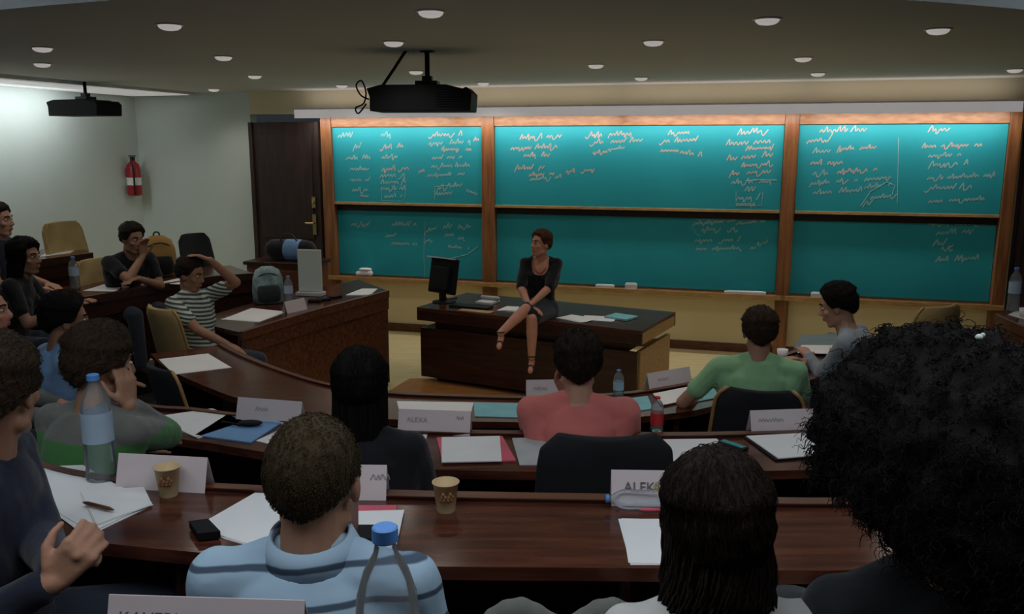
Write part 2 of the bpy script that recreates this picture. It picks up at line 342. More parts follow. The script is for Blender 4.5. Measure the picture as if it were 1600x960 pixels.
vline(2, 1, [(1345, 322), (1360, 300), (1385, 285), (1398, 290), (1394, 305)]); vline(1, 1, [(1165, 283), (1190, 281), (1214, 282)])

# strip light over the boards
sa = onwall(462, 183, .3)[0]; sb = onwall(1598, 168, .3)[0]; zs = onwall(1000, 173, .3)[1]
vt = thing('strip_light', 'long pale strip light fitting running above the chalkboards', 'light', Wp((sa+sb)/2, zs, .30), WANG)
b = MB(); b.box((0, .14, .055), (sb-sa, .34, .03)); b.box((0, -.03, .02), (sb-sa, .02, .07)); b.build('housing', 'white_panel', vt, bevel=.003)
b = MB(); b.box((0, -.045, .0), (sb-sa-.02, .012, .10)); b.build('diffuser', 'lamp_tube', vt, bevel=.003)
for k in range(4):
    L = (sb-sa)/4; c0 = Wp(sa+L*(k+.5), zs-.07, .32)
    light('strip_up_lamp', 'AREA', Wp(sa+L*(k+.5), zs+.085, .22), 2.6, (1, .93, .86), (math.pi, 0, WANG), shape='RECTANGLE', size=L*.96, size_y=.08)
    light('strip_lamp', 'AREA', c0, VAL_W, (1, .93, .86), (math.radians(24), 0, WANG), shape='RECTANGLE', size=L*.96, size_y=.08)
# downlights
DL = [(265, 38), (673, 17), (1199, 29), (1466, 45), (66, 74), (66, 99), (349, 88), (615, 65), (1021, 64), (398, 118), (534, 133), (650, 111), (755, 129), (931, 101), (1002, 121), (1255, 90), (1278, 114), (1586, 108), (334, 139)]
for i, (px, py) in enumerate(DL):
    p = G(px, py, CEIL)
    where = 'left part' if px < 500 else 'middle' if px < 1100 else 'right part'
    k = sorted([q for q in DL if ('left part' if q[0] < 500 else 'middle' if q[0] < 1100 else 'right part') == where], key=lambda q: q[1]).index((px, py))
    order = ['nearest', 'second nearest', 'third nearest', 'fourth nearest', 'fifth nearest', 'sixth nearest', 'seventh nearest', 'eighth nearest'][k]
    t = thing('downlight', 'round recessed downlight, %s to the viewer in the %s of the ceiling' % (order, where), 'light', p, 0, 'recessed ceiling downlights')
    r = .064
    b = MB(); b.lathe([(r+.012, 0), (r+.012, -.006), (r, -.008), (r, 0)], n=24); b.build('trim_ring', 'white_panel', t, smooth=True)
    b = MB(); b.lathe([(r, -.004), (r*.92, -.018), (r*.7, -.028), (r*.35, -.033), (.002, -.034)], n=24); b.build('lamp_glass', 'lamp_disc', t, smooth=True)
    light('downlight_lamp', 'SPOT', p-V((0, 0, .05)), DOWN_W, (1, .92, .84), (0, 0, 0), spot_size=2.5, spot_blend=.8, shadow_soft_size=.05)
# lamp light washing the left wall, from the slot beside the ceiling slab
pw = (e0+WO)/2
c0 = G(-60, 100, 2.98); 
ct = thing('wall_washer', 'wall washer in the ceiling slot by the left wall, glow standing in for lit ceiling', 'light', WO+N*2.6+U*.52+V((0, 0, 3.0)), WANG)
b = MB(); b.box((0, 0, .0), (.90, 5.0, .05)); b.build('housing', 'white_panel', ct)
b = MB(); b.box((0, 0, -.03), (.86, 4.9, .01)); b.build('diffuser', 'cove_glow', ct)  # made wide so its glow stands in for the lit cove ceiling
light('wall_washer_lamp', 'AREA', WO+N*3.1+U*.42+V((0, 0, 2.95)), COVE_W, (.93, .97, 1), (0, math.radians(40), WANG), shape='RECTANGLE', size=.3, size_y=3.4)
light('rear_ceiling_lamp', 'AREA', (0, 1.1, 3.5), REAR_W, (.9, .95, 1), (0, 0, 0), shape='RECTANGLE', size=5.5, size_y=1.4)
light('upper_ceiling_fill', 'AREA', (0, 4.3, 3.22), 130, (.85, .93, 1), (math.radians(150), 0, 0), shape='RECTANGLE', size=6, size_y=.1)  # added lamp, out of view, to brighten the higher ceiling

# ------------------------------------------------------------------ desks
def tint_strip(rim, near, n): return catmull([G(x, y, z_) for x, y, z_ in rim], n), catmull([G(x, y, z_) for x, y, z_ in near], n)
def bench(label, rim, near, z, zfloor_front, zfloor, top='wood_top', panel='wood_dark', n=40, lip=.010, fascia=0, panel_in=.03, ends=True):
    R, Q = tint_strip([(x, y, z) for x, y in rim], [(x, y, z) for x, y in near], n)
    ctr = (R[n//2]+Q[n//2])/2; t = thing('lecture_desk', label, 'desk', (ctr.x, ctr.y, zfloor))
    o = t.location
    def strip(A, B, z0, z1, nm, m_, bevel=.004):
        rings = [[V((a.x, a.y, z0)), V((b.x, b.y, z0)), V((b.x, b.y, z1)), V((a.x, a.y, z1))] for a, b in zip(A, B)]
        mb = MB(); mb.loft(rings); inv(mb, t)
        bmx = mb.build(nm, m_, t, bevel=0); fixn(bmx); return bmx
    def lerp(f): return [a.lerp(b, f) for a, b in zip(R, Q)]
    def off(dist): return [a+(b-a).normalized()*dist for a, b in zip(R, Q)]
    strip(off(.012), Q, z-.035, z, 'desktop', top)
    strip(off(-.02), off(.02), z-.06, z+lip, 'rim', panel)
    strip(off(-.022), off(.022), z+lip, z+lip+.004, 'rim_cap', 'wood_mid')
    strip(off(.0), off(.012), z-.18, z-.06, 'fascia', panel)
    strip(off(panel_in), off(panel_in+.02), zfloor_front, z-.036, 'front_panel', panel)
    for k in (2, n//3, 2*n//3, n-3):
        a, b = off(.05)[k], Q[k]; d = (b-a); ang = math.atan2(d.y, d.x); mb = MB(); mb.box(((a+b)/2).to_2d().to_3d()+V((0, 0, (z-.036+zfloor)/2)), (d.length*.8, .03, z-.036-zfloor), Rz(ang)); inv(mb, t).build('support', panel, t, bevel=.003)
    return R, Q, t
def fixn(o):
    bm = bmesh.new(); bm.from_mesh(o.data); bmesh.ops.recalc_face_normals(bm, faces=bm.faces); bm.to_mesh(o.data); bm.free()
r1 = [(345,540),(380,558),(440,582),(510,603),(600,616),(700,621),(830,624),(950,620),(1040,609),(1092,598),(1180,572),(1260,545),(1300,523)]
n1 = [(235,553),(268,580),(375,624),(490,646),(600,655),(700,658),(830,660),(960,655),(1060,645),(1110,636),(1235,604),(1335,568),(1385,535)]
r2 = [(160,612),(231,637),(300,643),(372,652),(500,668),(640,677),(870,681),(1060,683),(1200,680),(1290,676),(1400,665),(1500,650)]
n2 = [(170,655),(256,681),(330,693),(420,708),(540,725),(680,734),(890,738),(1070,738),(1210,736),(1310,732),(1420,722),(1530,705)]
r3 = [(-60,680),(0,706),(100,740),(230,758),(400,769),(640,778),(960,784),(1270,790),(1400,785),(1550,765)]
n3 = [(-140,800),(-20,820),(140,846),(290,862),(450,875),(650,885),(980,888),(1310,892),(1480,880),(1640,850)]
R1, Q1, b1 = bench('front curved brown lecture desk nearest the stage, in front of the man in pink', r1, n1, DZ[1], 0, FL[1])
R2, Q2, b2 = bench('second curved lecture desk, with the pink folder and the blue folder on it', r2, n2, DZ[2], FL[1], FL[2])
R3, Q3, b3 = bench('third curved lecture desk, glossy red-brown top, with two paper cups', r3, n3, DZ[3], FL[2], FL[3])
# wings
def wing(label, rim, near, z, zf, z2, panel='wood_mid'):
    return bench(label, rim, near, z, zf, z2, panel=panel, n=16, lip=.004)
w1r = [(607,455),(490,486),(377,520)]; w1n = [(560,437),(410,470),(300,502)]
W1R, W1Q, wb1 = wing('left side desk beside the stage with a tall brown front panel', w1r, w1n, DZ[1], 0, FL[1])
w2r = [(398,428),(330,433),(244,447),(120,467),(0,489),(-60,500)]; w2n = [(360,415),(300,419),(215,430),(95,448),(-20,466),(-90,476)]
W2R, W2Q, wb2 = wing('dark side desk in the second row at left, before the man in a black T-shirt', w2r, w2n, DZ[2], FL[1], FL[2], 'wood_dark')
w3r = [(145,396),(60,407),(-30,418)]; w3n = [(120,383),(40,393),(-50,403)]
W3R, W3Q, wb3 = wing('highest side desk at far left, below the empty tan chair', w3r, w3n, DZ[3], FL[2], FL[3], 'wood_dark')
v2r = [(1650,500),(1600,496),(1556,486)]; v2n = [(1700,470),(1640,464),(1590,458)]
V2R, V2Q, vb2 = wing('side desk at the right edge carrying the tall water bottle', [(1556,492),(1590,508),(1650,530)], [(1585,474),(1625,486),(1690,500)], DZ[2], FL[1], FL[2], 'wood_mid')
# camera row
z4 = DZ[4]; t4 = thing('lecture_desk', 'nearest lecture desk under the name card and bottle at the bottom edge', 'desk', (0, 1.0, FL[4])); o4 = t4.location
b = MB(); b.box((0, -.09, z4-.0175-FL[4]), (3.6, .46, .035)); b.build('desktop', 'wood_top', t4, bevel=.005)
b = MB(); b.box((0, .13, z4-FL[4]-.02), (3.6, .03, .08)); b.build('rim', 'wood_dark', t4, bevel=.005)
b = MB(); b.box((0, .10, (z4-.036-FL[3])/2+FL[3]-FL[4]), (3.6, .02, z4-.036-FL[3])); b.build('front_panel', 'wood_dark', t4, bevel=.005)
# end panel of the left wing by the aisle
# tiers
def tier(name, line, z0, z1):
    line = [V((p.x, p.y, 0)) for p in line]
    a, b_ = line[0], line[-1]
    poly = line + [V((b_.x+.1, b_.y, 0))] if False else line
    left = WO+N*1.2-U*.05 if name != 'x' else WO
    back = [V((7, b_.y, 0)), V((7, -1.5, 0)), V((-7, -1.5, 0)), V((-7.2, min(a.y, 11.0), 0))]
    mb = MB(); mb.prism(list(line)+back, z0, z1); return struct(name, mb, 'carpet')
def offl(R, Q, d): return [a+(b-a).normalized()*d for a, b in zip(R, Q)]
tier('floor_tier_1', offl(W1R, W1Q, .03)+offl(R1, Q1, .03)[1:]+[V((3.9, 6.6, 0)), V((4.4, 7.6, 0))], -.05, FL[1])
tier('floor_tier_2', offl(W2R, W2Q, .03)[:-1]+offl(R2, Q2, .03)+[V((2.6, 4.4, 0)), V((3.5, 5.6, 0))]+offl(V2R, V2Q, .03)[:1]+[V((5.2, 7.4, 0))], 0, FL[2])
tier('floor_tier_3', offl(W3R, W3Q, .03)+offl(R3, Q3, .03)+[V((3.2, 4.0, 0))], 0, FL[3])
mb = MB(); mb.prism([V((-3, 1.09, 0)), V((3, 1.09, 0)), V((3, -1.5, 0)), V((-3, -1.5, 0))], FL[3]-.1, FL[4]); struct('floor_tier_4', mb, 'carpet')
# orange wood strip of floor before the speaker's desk
mb = MB(); mb.prism([G(640, 592, .01), G(1100, 592, .01), G(1100, 640, .01), G(560, 640, .01)], .001, .012); struct('trim_1', mb, 'floor_orange')

# ------------------------------------------------------------------ the speaker's desk
fl_ = G(651, 480, .77); frr = G(1003, 517, .77); ux = (frr-fl_).normalized(); uy = V((-ux.y, ux.x, 0)); Wd = (frr-fl_).length
dang = math.atan2(ux.y, ux.x); td = thing('speaker_desk', "dark brown wooden speaker's desk with overhanging top, on the stage floor", 'desk', V((fl_.x, fl_.y, 0)), dang)
DEP = .95
b = MB(); b.box((Wd/2, DEP/2, .755), (Wd, DEP, .03)); b.build('desktop', 'wood_top', td, bevel=.004)
b = MB(); b.box((Wd/2, .015, .69), (Wd, .03, .10)); b.box((.015, DEP/2, .69), (.03, DEP-.06, .10)); b.box((Wd/2, DEP-.015, .69), (Wd, .03, .10)); b.build('top_fascia', 'wood_dark', td, bevel=.004)
b = MB(); b.box((Wd-.015, DEP/2, .69), (.03, DEP-.06, .10)); b.build('lit_end_fascia', 'wood_light', td, bevel=.004)  # paler wood here paints the light falling on the right end
b = MB(); b.box((Wd/2, DEP/2, .60), (Wd-.30, DEP-.2, .10)); b.build('recessed_neck', 'wood_dark', td)
b = MB(); b.box((Wd/2-.02, .06, .31), (Wd-.06, .04, .50)); b.build('front_panel', 'wood_dark', td, bevel=.004)
b = MB(); b.box((.04, DEP/2+.04, .31), (.04, DEP-.12, .50)); b.build('side_panel', 'wood_dark', td, bevel=.004)
b = MB(); b.box((Wd-.06, DEP/2+.04, .31), (.04, DEP-.12, .50)); b.build('side_panel', 'wood_light', td, bevel=.004)  # right end panel: its lit tone is put into the wood colour
b = MB(); b.box((Wd/2, DEP/2, .03), (Wd-.26, DEP-.3, .06)); b.build('plinth', 'edge_dark', td)

# ------------------------------------------------------------------ things on desks
def quad(name, label, cat, cs, z, m_, th=.003, group=None, m2=None):
    p = [G(x, y, z) for x, y in cs]; c = sum(p, V())/4; c.z = z
    mb = MB(); mb.prism([q-c for q in p], 0, th); o = mb.build(name, m_, None); o.location = c+V((0, 0, .0006)); tag(o, label, cat, group); return o
def sheaf(label, cs, z, m_='paper', k=3, group='loose sheets of paper on the desks'):
    p = [G(x, y, z) for x, y in cs]; c = sum(p, V())/4; t = thing('papers', label, 'papers', (c.x, c.y, z+.0006), 0, None)
    for i in range(k):
        f = Rz(rnd.uniform(-.06, .06)*(i > 0)); mb = MB()
        mb.prism([f @ (q-c)*(1 if i == 0 else .97) for q in p], i*.0016, i*.0016+.0012); mb.build('sheet', m_, t)
    return t
def name_card(label, a, b, z, h, lines, zoff=0, thick=.0015):
    A, B = G(a[0], a[1], z), G(b[0], b[1], z); d = B-A; L = d.length; ang = math.atan2(d.y, d.x)
    t = thing('name_card', label, 'name card', (A+B)/2+V((0, 0, zoff)), ang)
    sp = h*.32; tl = math.atan2(sp, h); hl = math.hypot(sp, h)
    for nm, sg in (('front_leaf', -1), ('rear_leaf', 1)):
        mb = MB(); R = Matrix.Rotation(-sg*-tl, 3, 'X') if False else Matrix.Rotation(tl*sg, 3, 'X')
        mb.box(V((0, sg*sp/2, h/2)), (L, thick, hl), R); mb.build(nm, 'card', t)
    R4 = (Matrix.Rotation(math.pi/2-tl, 4, 'X'))
    for (s, size, u, v, m_) in lines:
        y = -sp*(1-v)-.0025
        if s[0] == '~':                             # writing too faint to read: a row of short strokes
            g = random.Random(len(s)*7+int(u*100)); sz = size*h*.7; M4 = Matrix.Translation(V((-L/2+u*L, y-.001, v*h))) @ R4; mb = MB()
            pts = catmull([V((k*sz*.42+g.uniform(-.1, .1)*sz, sz*(k % 2)*g.uniform(.7, 1), 0)) for k in range(2*len(s)+1)], 8*len(s)); mb.tube([M4 @ p for p in pts], .0012, 4)
            mb.build('handwriting', m_, t, smooth=True); continue
        text_mesh(s, size*h, m_, t, V((-L/2+u*L, y-.001, v*h)), R4)
    return t
def bottle(label, p, H, r, cap='cap_blue', lab='label_blue', fill=.6, lying=None, lab_z=(.42, .68), group=None):
    t = thing('water_bottle', label, 'bottle', p, 0, group)
    R = None
    if lying is not None: t.rotation_euler = (0, math.pi/2, lying); t.location = V(p)+V((0, 0, r))
    prof = [(.4*r, .004), (r*.85, 0), (r, .03*H)]
    for k in range(9): prof.append((r*(1-.035*(k % 2)), H*(.08+.06*k)))
    prof += [(r, .64*H), (r*.93, .74*H), (r*.7, .83*H), (r*.38, .90*H), (r*.33, .93*H), (r*.33, .955*H)]
    b = MB(); b.lathe(prof, n=24); b.build('bottle_body', 'bottle_plastic', t, smooth=True)
    if fill:
        q = [(a*.94, z_+.002) for a, z_ in prof if z_ <= fill*H]; q.append((q[-1][0], fill*H)); b = MB(); b.lathe(q, n=24); b.build('water', 'water', t, smooth=True)
    if lab: b = MB(); b.lathe([(r*1.012, lab_z[0]*H), (r*1.012, lab_z[1]*H)], n=24, cap=False); b.build('wrap_label', lab, t, smooth=True)
    b = MB(); cr = max(r*.40, .012); b.lathe([(cr, .945*H), (cr*1.02, .95*H), (cr, .995*H), (cr*.85, H), (.001, H)], n=24); b.build('cap', cap, t, smooth=False)
    return t
def cup(label, p, H=.085, r=.036):
    t = thing('paper_cup', label, 'cup', p)
    b = MB(); b.lathe([(r*.68, 0), (r*.70, .002), (r*.98, H-.002), (r*1.06, H-.002), (r*1.06, H), (r*.96, H), (r*.70, .008), (.001, .008)], n=28, cap=False); b.build('cup_wall', 'cup', t, smooth=True)
    b = MB(); b.lathe([(.001, .35*H), (r*.80, .35*H)], n=20, cap=False); b.build('coffee', 'coffee', t)
    b = MB()
    for a in (-1.9, -1.3, 2.2):
        for k in range(5):
            aa = a+k*.09; rr = r*(.70+.28*(.55+.06*(k % 3)))+.0008
            b.ell((rr*math.cos(aa), rr*math.sin(aa), H*(.5+.09*(k % 3))), (.006, .006, .007), n=8, m=5)
    o = b.build('printed_motif', 'cup_print', t, smooth=True); o['kind'] = 'stuff'; return t
def pen(label, a, b_, z, m_):
    A, B = G(*a, z), G(*b_, z); t = MB(); A.z = B.z = z+.009
    t.tube([A, A.lerp(B, .15), A.lerp(B, .85), B], .006, 8, lambda u: .35 if u in (0, 1) else 1); o = t.build('pen', m_, None, smooth=True, loc=(A+B)/2); tag(o, label, 'pen'); return o
z1, z2, z3 = DZ[1], DZ[2], DZ[3]
# row 3
sheaf('wide spread of white sheets in front of the man in navy at lower left', [(-20,735),(125,728),(240,790),(140,838)], z3, k=3)
sheaf('white sheets fanned beside the tall bottle, under a pen', [(125,770),(225,762),(238,790),(150,822)], z3+.006, k=2)
pen('dark pen on the white sheets by the navy sleeve', (48,800), (82,786), z3+.008, 'black_plastic'); pen('thin brown pen on the white sheets, below the tall bottle', (130,790), (178,802), z3+.010, 'wood_mid')
sheaf('large white sheets in front of the man in a striped polo, left of his head', [(300,828),(415,762),(470,800),(440,870)], z3, k=3)
quad('folder', 'pink folder edge right of the polo wearer, under white paper', 'folder', [(560,792),(620,792),(618,806),(560,806)], z3, 'pink_folder', .004)
sheaf('small white sheets between the polo wearer and the front bottle', [(560,800),(632,798),(618,860),(560,862)], z3+.005, k=2)
quad('phone', 'black phone on papers beside the polo wearer', 'phone', [(560,826),(600,826),(596,848),(558,848)], z3+.009, 'black_plastic', .01)
quad('pouch', 'small black pouch at the desk edge left of the polo wearer', 'pouch', [(296,826),(326,822),(345,842),(310,846)], z3+.004, 'black_plastic', .02)
sheaf('white sheet left of the dark-haired woman on the third desk', [(966,812),(1060,812),(1065,884),(985,884)], z3, k=2)
pen('pink pen above the white sheet by the dark-haired woman', (1000,802), (1045,801), z3, 'pink_folder')
cup('paper coffee cup standing left, before the big blank name card', G(264, 774, z3), .088, .036)
cup('paper coffee cup alone in the middle of the third desk', G(697, 798, z3), .085, .036)
bottle('tall clear water bottle with blue cap, standing left on the third desk', G(160, 750, z3), .33, .044, fill=.5, lab_z=(.38, .66))
name_card('large blank white name card behind the left cup', (190,757), (328,765), z3, .098, [], .0)
nc = name_card('name card lettered in grey and yellow, left of the dark-haired woman', (954,784), (1090,786), z3, .095, [('ALEK', .40, .14, .42, 'ink'), ('AN', .40, .46, .42, 'ink_yellow')], .0)
name_card('white name card right behind the polo wearer', (520,775), (606,776), z3, .095, [('~EVA', .25, .72, .6, 'ink_faint')], .0)
bottle('small clear bottle lying on its side with blue cap toward the left', G(1042, 797, z3), .17, .028, fill=0, lab=None, lying=math.radians(176))
# row 4
bottle('clear empty bottle with blue cap nearest the camera, in front of the polo wearer', V((-.155, .985, z4)), .342, .040, fill=.0, lab=None)
name_card('nearest name card with large dark capitals, at the bottom edge', (183,1062), (483,1073), z4, .14, [('KAVERI', .20, .06, .72, 'ink'), ('~B', .2, .80, .72, 'ink_faint')])
# row 2
sheaf('heap of white sheets beside the blue folder', [(232,655),(330,640),(385,660),(310,686)], z2, k=4)
quad('folder', 'blue folder with a black phone on it, on the second desk', 'folder', [(355,650),(450,656),(392,694),(305,682)], z2, 'blue_folder', .006)
b = MB(); b.ell((0, 0, .012), (.055, .028, .012)); o = b.build('glasses_case', 'black_plastic', None, smooth=True); o.location = G(391, 668, z2)+V((0, 0, .008)); tag(o, 'black rounded case lying on the blue folder', 'case')
pen('dark blue pen on the blue folder, left of the black case', (345,662), (378,668), z2+.008, 'black_plastic')
quad('sheet', 'white sheet right of the blue folder, behind the polo wearer', 'paper', [(400,690),(440,672),(470,680),(450,702)], z2, 'paper')
name_card('white name card standing behind the blue folder', (374,654), (474,662), z2, .10, [('~PAU', .26, .3, .5, 'ink_faint')])
name_card('wide white name card right of the long-haired woman', (624,674), (736,678), z2, .10, [('ALEXA', .30, .12, .5, 'ink_faint'), ('~B2', .2, .8, .66, 'ink_faint')])
quad('folder', 'pink folder with white pages on the second desk', 'folder', [(682,686),(785,684),(806,722),(692,726)], z2, 'pink_folder', .006)
quad('notepad', 'bright white page lying on the pink folder', 'paper', [(690,685),(781,683),(784,722),(690,724)], z2+.008, 'paper', .004)
sheaf('small white sheets between the long-haired woman and the pink folder', [(622,682),(668,680),(664,692),(630,694)], z2, k=2)
quad('sheet', 'grey-white sheet right of the pink folder, half behind the black chair', 'paper', [(800,686),(880,684),(880,728),(812,728)], z2, 'paper_grey')
quad('sheet', 'white torn sheet at the elbow of the long-haired woman', 'paper', [(655,694),(668,692),(670,716),(662,716)], z2+.001, 'paper')
quad('sheet', 'greenish white sheet right of the black chair', 'paper', [(1030,688),(1120,687),(1150,722),(1040,726)], z2, 'paper')
t = thing('phone', 'turquoise and black phone on the second desk', 'phone', G(1145, 699, z2), math.radians(-52))
b = MB(); b.box((0, 0, .007), (.13, .045, .012)); b.build('case', 'black_plastic', t, bevel=.006); b = MB(); b.box((0, 0, .014), (.11, .030, .004)); b.build('cover', 'teal_plastic', t, bevel=.002)
quad('portfolio', 'black portfolio with white sheets, right of the turquoise phone', 'folder', [(1160,684),(1280,678),(1290,716),(1212,722)], z2, 'black_plastic', .006)
quad('notepad', 'white page on the black portfolio', 'paper', [(1166,683),(1280,677),(1288,712),(1216,718)], z2+.008, 'paper', .004)
name_card('white name card between the green shirt and the big curly hair', (1170,676), (1290,672), z2, .098, [('~ALBERTO', .24, .10, .52, 'ink_faint'), ('~P', .5, .64, .40, 'ink_faint')])
b = MB(); b.lathe([(.03, 0), (.034, .002), (.036, .012), (.001, .014)], n=20); o = b.build('cup_lid', 'cup', None, smooth=True); o.location = G(700, 672, z2)+V((0, 0, .045)); tag(o, 'tan round lid resting on the second desk edge', 'lid')
b = bottle('clear drink bottle with red label and red cap behind the second desk', G(1026, 674, z2), .155, .028, 'cap_red', 'label_red', .3, lab_z=(.2, .55))
# row 1
sheaf('white sheets on the left end of the front desk', [(248,562),(325,553),(362,575),(272,586)], z1, k=2)
quad('sheet', 'pale blue sheets left of the man in pink', 'paper', [(620,628),(740,630),(735,650),(625,648)], z1, 'paper')
quad('folder', 'pale blue folder left shoulder of the man in pink', 'folder', [(740,630),(825,632),(820,654),(742,652)], z1, 'teal_folder', .004)
quad('folder', 'pale blue folder right of the man in pink', 'folder', [(935,630),(1012,620),(1020,640),(950,650)], z1, 'teal_folder', .004)
quad('folder', 'teal folder under loose papers near the green shirt', 'folder', [(1065,612),(1112,604),(1125,622),(1075,632)], z1, 'teal_folder', .005)
sheaf('loose printed papers heaped right of the red-labelled bottle', [(1020,616),(1075,606),(1100,622),(1035,634)], z1+.006, k=3)
name_card('small white name card left of the man in pink', (822,622), (880,621), z1, .105, [('~JUAN', .26, .18, .5, 'ink_faint')])
name_card('white name card tilted on the front desk, right of the small bottle', (1010,610), (1076,598), z1, .10, [('~MARTA', .24, .2, .5, 'ink_faint')])
bottle('small water bottle with blue cap right of the man in pink', G(966, 622, z1), .165, .030, fill=.5, lab_z=(.3, .6))
quad('phone', 'black phone beside the small water bottle', 'phone', [(930,622),(958,619),(962,627),(934,630)], z1, 'black_plastic', .01)
quad('folder', 'open grey folder before the man in the grey shirt', 'folder', [(1240,548),(1250,526),(1318,524),(1316,545)], z1+.003, 'grey_folder', .012)
sheaf('white sheets on the grey folder under the reaching hands', [(1246,552),(1252,540),(1306,540),(1308,554)], z1+.018, k=2)
b = MB(); b.lathe([(.028, 0), (.037, .07), (.035, .07), (.026, .004)], n=20, cap=True); o = b.build('paper_cup', 'paper', None, smooth=True); o.location = G(1222, 562, z1); tag(o, 'white cup between green shirt and grey shirt', 'cup')
# left wings
sheaf('white sheets on the left side desk near the striped T-shirt', [(345,500),(395,482),(448,488),(405,504)], z1, k=3)
name_card('small white name card on the left side desk', (445,490), (476,483), z1, .10, [])
bottle('half hidden clear bottle beside the grey backpack', G(452, 478, z1), .27, .038, fill=.5)
sheaf('crumpled white papers at the far end of the left side desk', [(540,462),(565,452),(590,452),(578,462)], z1, k=4)
for i, (x, y, lb) in enumerate([(492, 472, 'black phone on the left side desk, nearest of the small dark things'), (506, 470, 'small black wallet on the left side desk'), (524, 466, 'small dark case at the far end of the left side desk')]):
    b = MB(); b.box((0, 0, .012), (.12, .07, .022)); o = b.build(['phone', 'wallet', 'case'][i], 'black_plastic', None, bevel=.005); o.location = G(x, y, z1); o.rotation_euler = (0, 0, .5*i); tag(o, lb, ['phone', 'wallet', 'case'][i])
sheaf('grey sheets on the second side desk in front of the woman in black', [(0,478),(60,462),(95,462),(30,484)], z2, 'paper_grey', 2)
sheaf('white sheets on the second side desk, right of the left bottle', [(130,455),(165,444),(195,446),(180,456)], z2, k=2)
bottle('clear water bottle with pale label on the second side desk', G(118, 452, z2), .28, .040, fill=.6)
name_card('grey-white name card before the man in a black T-shirt', (188,450), (232,443), z2, .085, [])
sheaf('white sheets right of the black T-shirt man', [(245,443),(285,434),(300,436),(280,445)], z2, k=2)
sheaf('white sheets on the highest side desk', [(60,402),(80,392),(120,389),(110,396)], z3, k=2)
# right
bottle('tall water bottle at the right edge by the dark wall', G(1582, 487, z2), .33, .042, fill=.6)
b = MB(); b.lathe([(.028, 0), (.037, .07), (.035, .07), (.026, .004)], n=20, cap=True); o = b.build('paper_cup', 'paper', None, smooth=True); o.location = G(1600, 497, z2); tag(o, 'white cup beside the tall bottle at the right edge', 'cup')
sheaf('white papers at the right edge desk', [(1575,492),(1592,486),(1630,494),(1610,502)], z2, k=3)

# speaker's desk things
def ond(u, v, z=.77): return V((fl_.x, fl_.y, 0))+ux*u+uy*v+V((0, 0, z))
t = thing('computer_monitor', "black monitor seen from behind on the speaker's desk", 'monitor', ond(.09, .36), dang+math.radians(-14))
Rt = Matrix.Rotation(math.radians(-10), 3, 'X')
b = MB(); b.box(V((0, 0, .27)), (.37, .05, .36), Rt); b.build('screen_casing', 'black_plastic', t, bevel=.012)
b = MB(); b.box(V((0, -.04, .25)), (.26, .05, .24), Rt); b.build('rear_hump', 'black_plastic', t, bevel=.015)
b = MB(); b.box(V((0, -.02, .11)), (.07, .04, .20)); b.build('stand', 'black_plastic', t, bevel=.006)
b = MB(); b.lathe([(.12, 0), (.12, .008), (.05, .018), (.001, .02)], n=24); b.build('stand_base', 'black_plastic', t, smooth=True)
b = MB(); b.box(V((0, -.035, .456)), (.36, .06, .012), Rt); b.build('top_edge', 'paper_grey', t)
b = MB(); b.tube(catmull([ond(.10, .40, .80), ond(.02, .40, .88), ond(-.04+.06, .44, .84), ond(.03, .5, .776), ond(.1, .6, .776)], 16), .005, 6); o = b.build('cable', 'black_plastic', None, smooth=True, loc=ond(.1, .4)); tag(o, "black cable looping beside the monitor", 'cable')
b = MB(); b.box((0, 0, .010), (.42, .15, .018)); o = b.build('keyboard', 'black_plastic', None, bevel=.004); o.location = ond(.48, .24); o.rotation_euler = (0, 0, dang+.1); tag(o, "dark keyboard lying near the front of the speaker's desk", 'keyboard')
t = thing('telephone', "grey desk telephone right of the monitor", 'telephone', ond(.52, .50), dang)
b = MB(); b.loft([[V((x*.09*(1), y*.1, z_)) for x, y in ((-1, -1), (1, -1), (1, 1), (-1, 1))] for z_ in (0, .03)]); b.build('base', 'paper_grey', t, bevel=.008)
b = MB(); b.capsule((-.09, .05, .05), (.09, .05, .05), .02, .02); b.build('handset', 'paper_grey', t, smooth=True)
def dsheet(lb, u, v, w_, d_, r_, m_='paper', k=2, z=.7706):
    t = thing('papers', lb, 'papers', ond(u, v, z), dang+r_)
    for i in range(k): b = MB(); b.box((.01*i, .006*i, .0015+.0022*i), (w_, d_, .002), Rz(.05*i)); b.build('sheet', m_, t)
dsheet("white papers left of the seated speaker", .93, .32, .30, .21, .1, k=5); dsheet("brownish folder in front of the keyboard", .62, .08, .34, .10, .05, 'wood_light', 2)
dsheet("white papers right of the seated speaker, at the desk edge", 1.62, .20, .30, .21, -.3, k=3); dsheet("second sheet right of the seated speaker", 1.80, .30, .30, .21, .2, k=2)
b = MB(); b.box((0, 0, .012), (.24, .20, .022)); o = b.build('folder', 'teal_folder', None, bevel=.004); o.location = ond(1.98, .42); o.rotation_euler = (0, 0, dang-.2); tag(o, "pale blue folder at the right of the speaker's desk", 'folder')
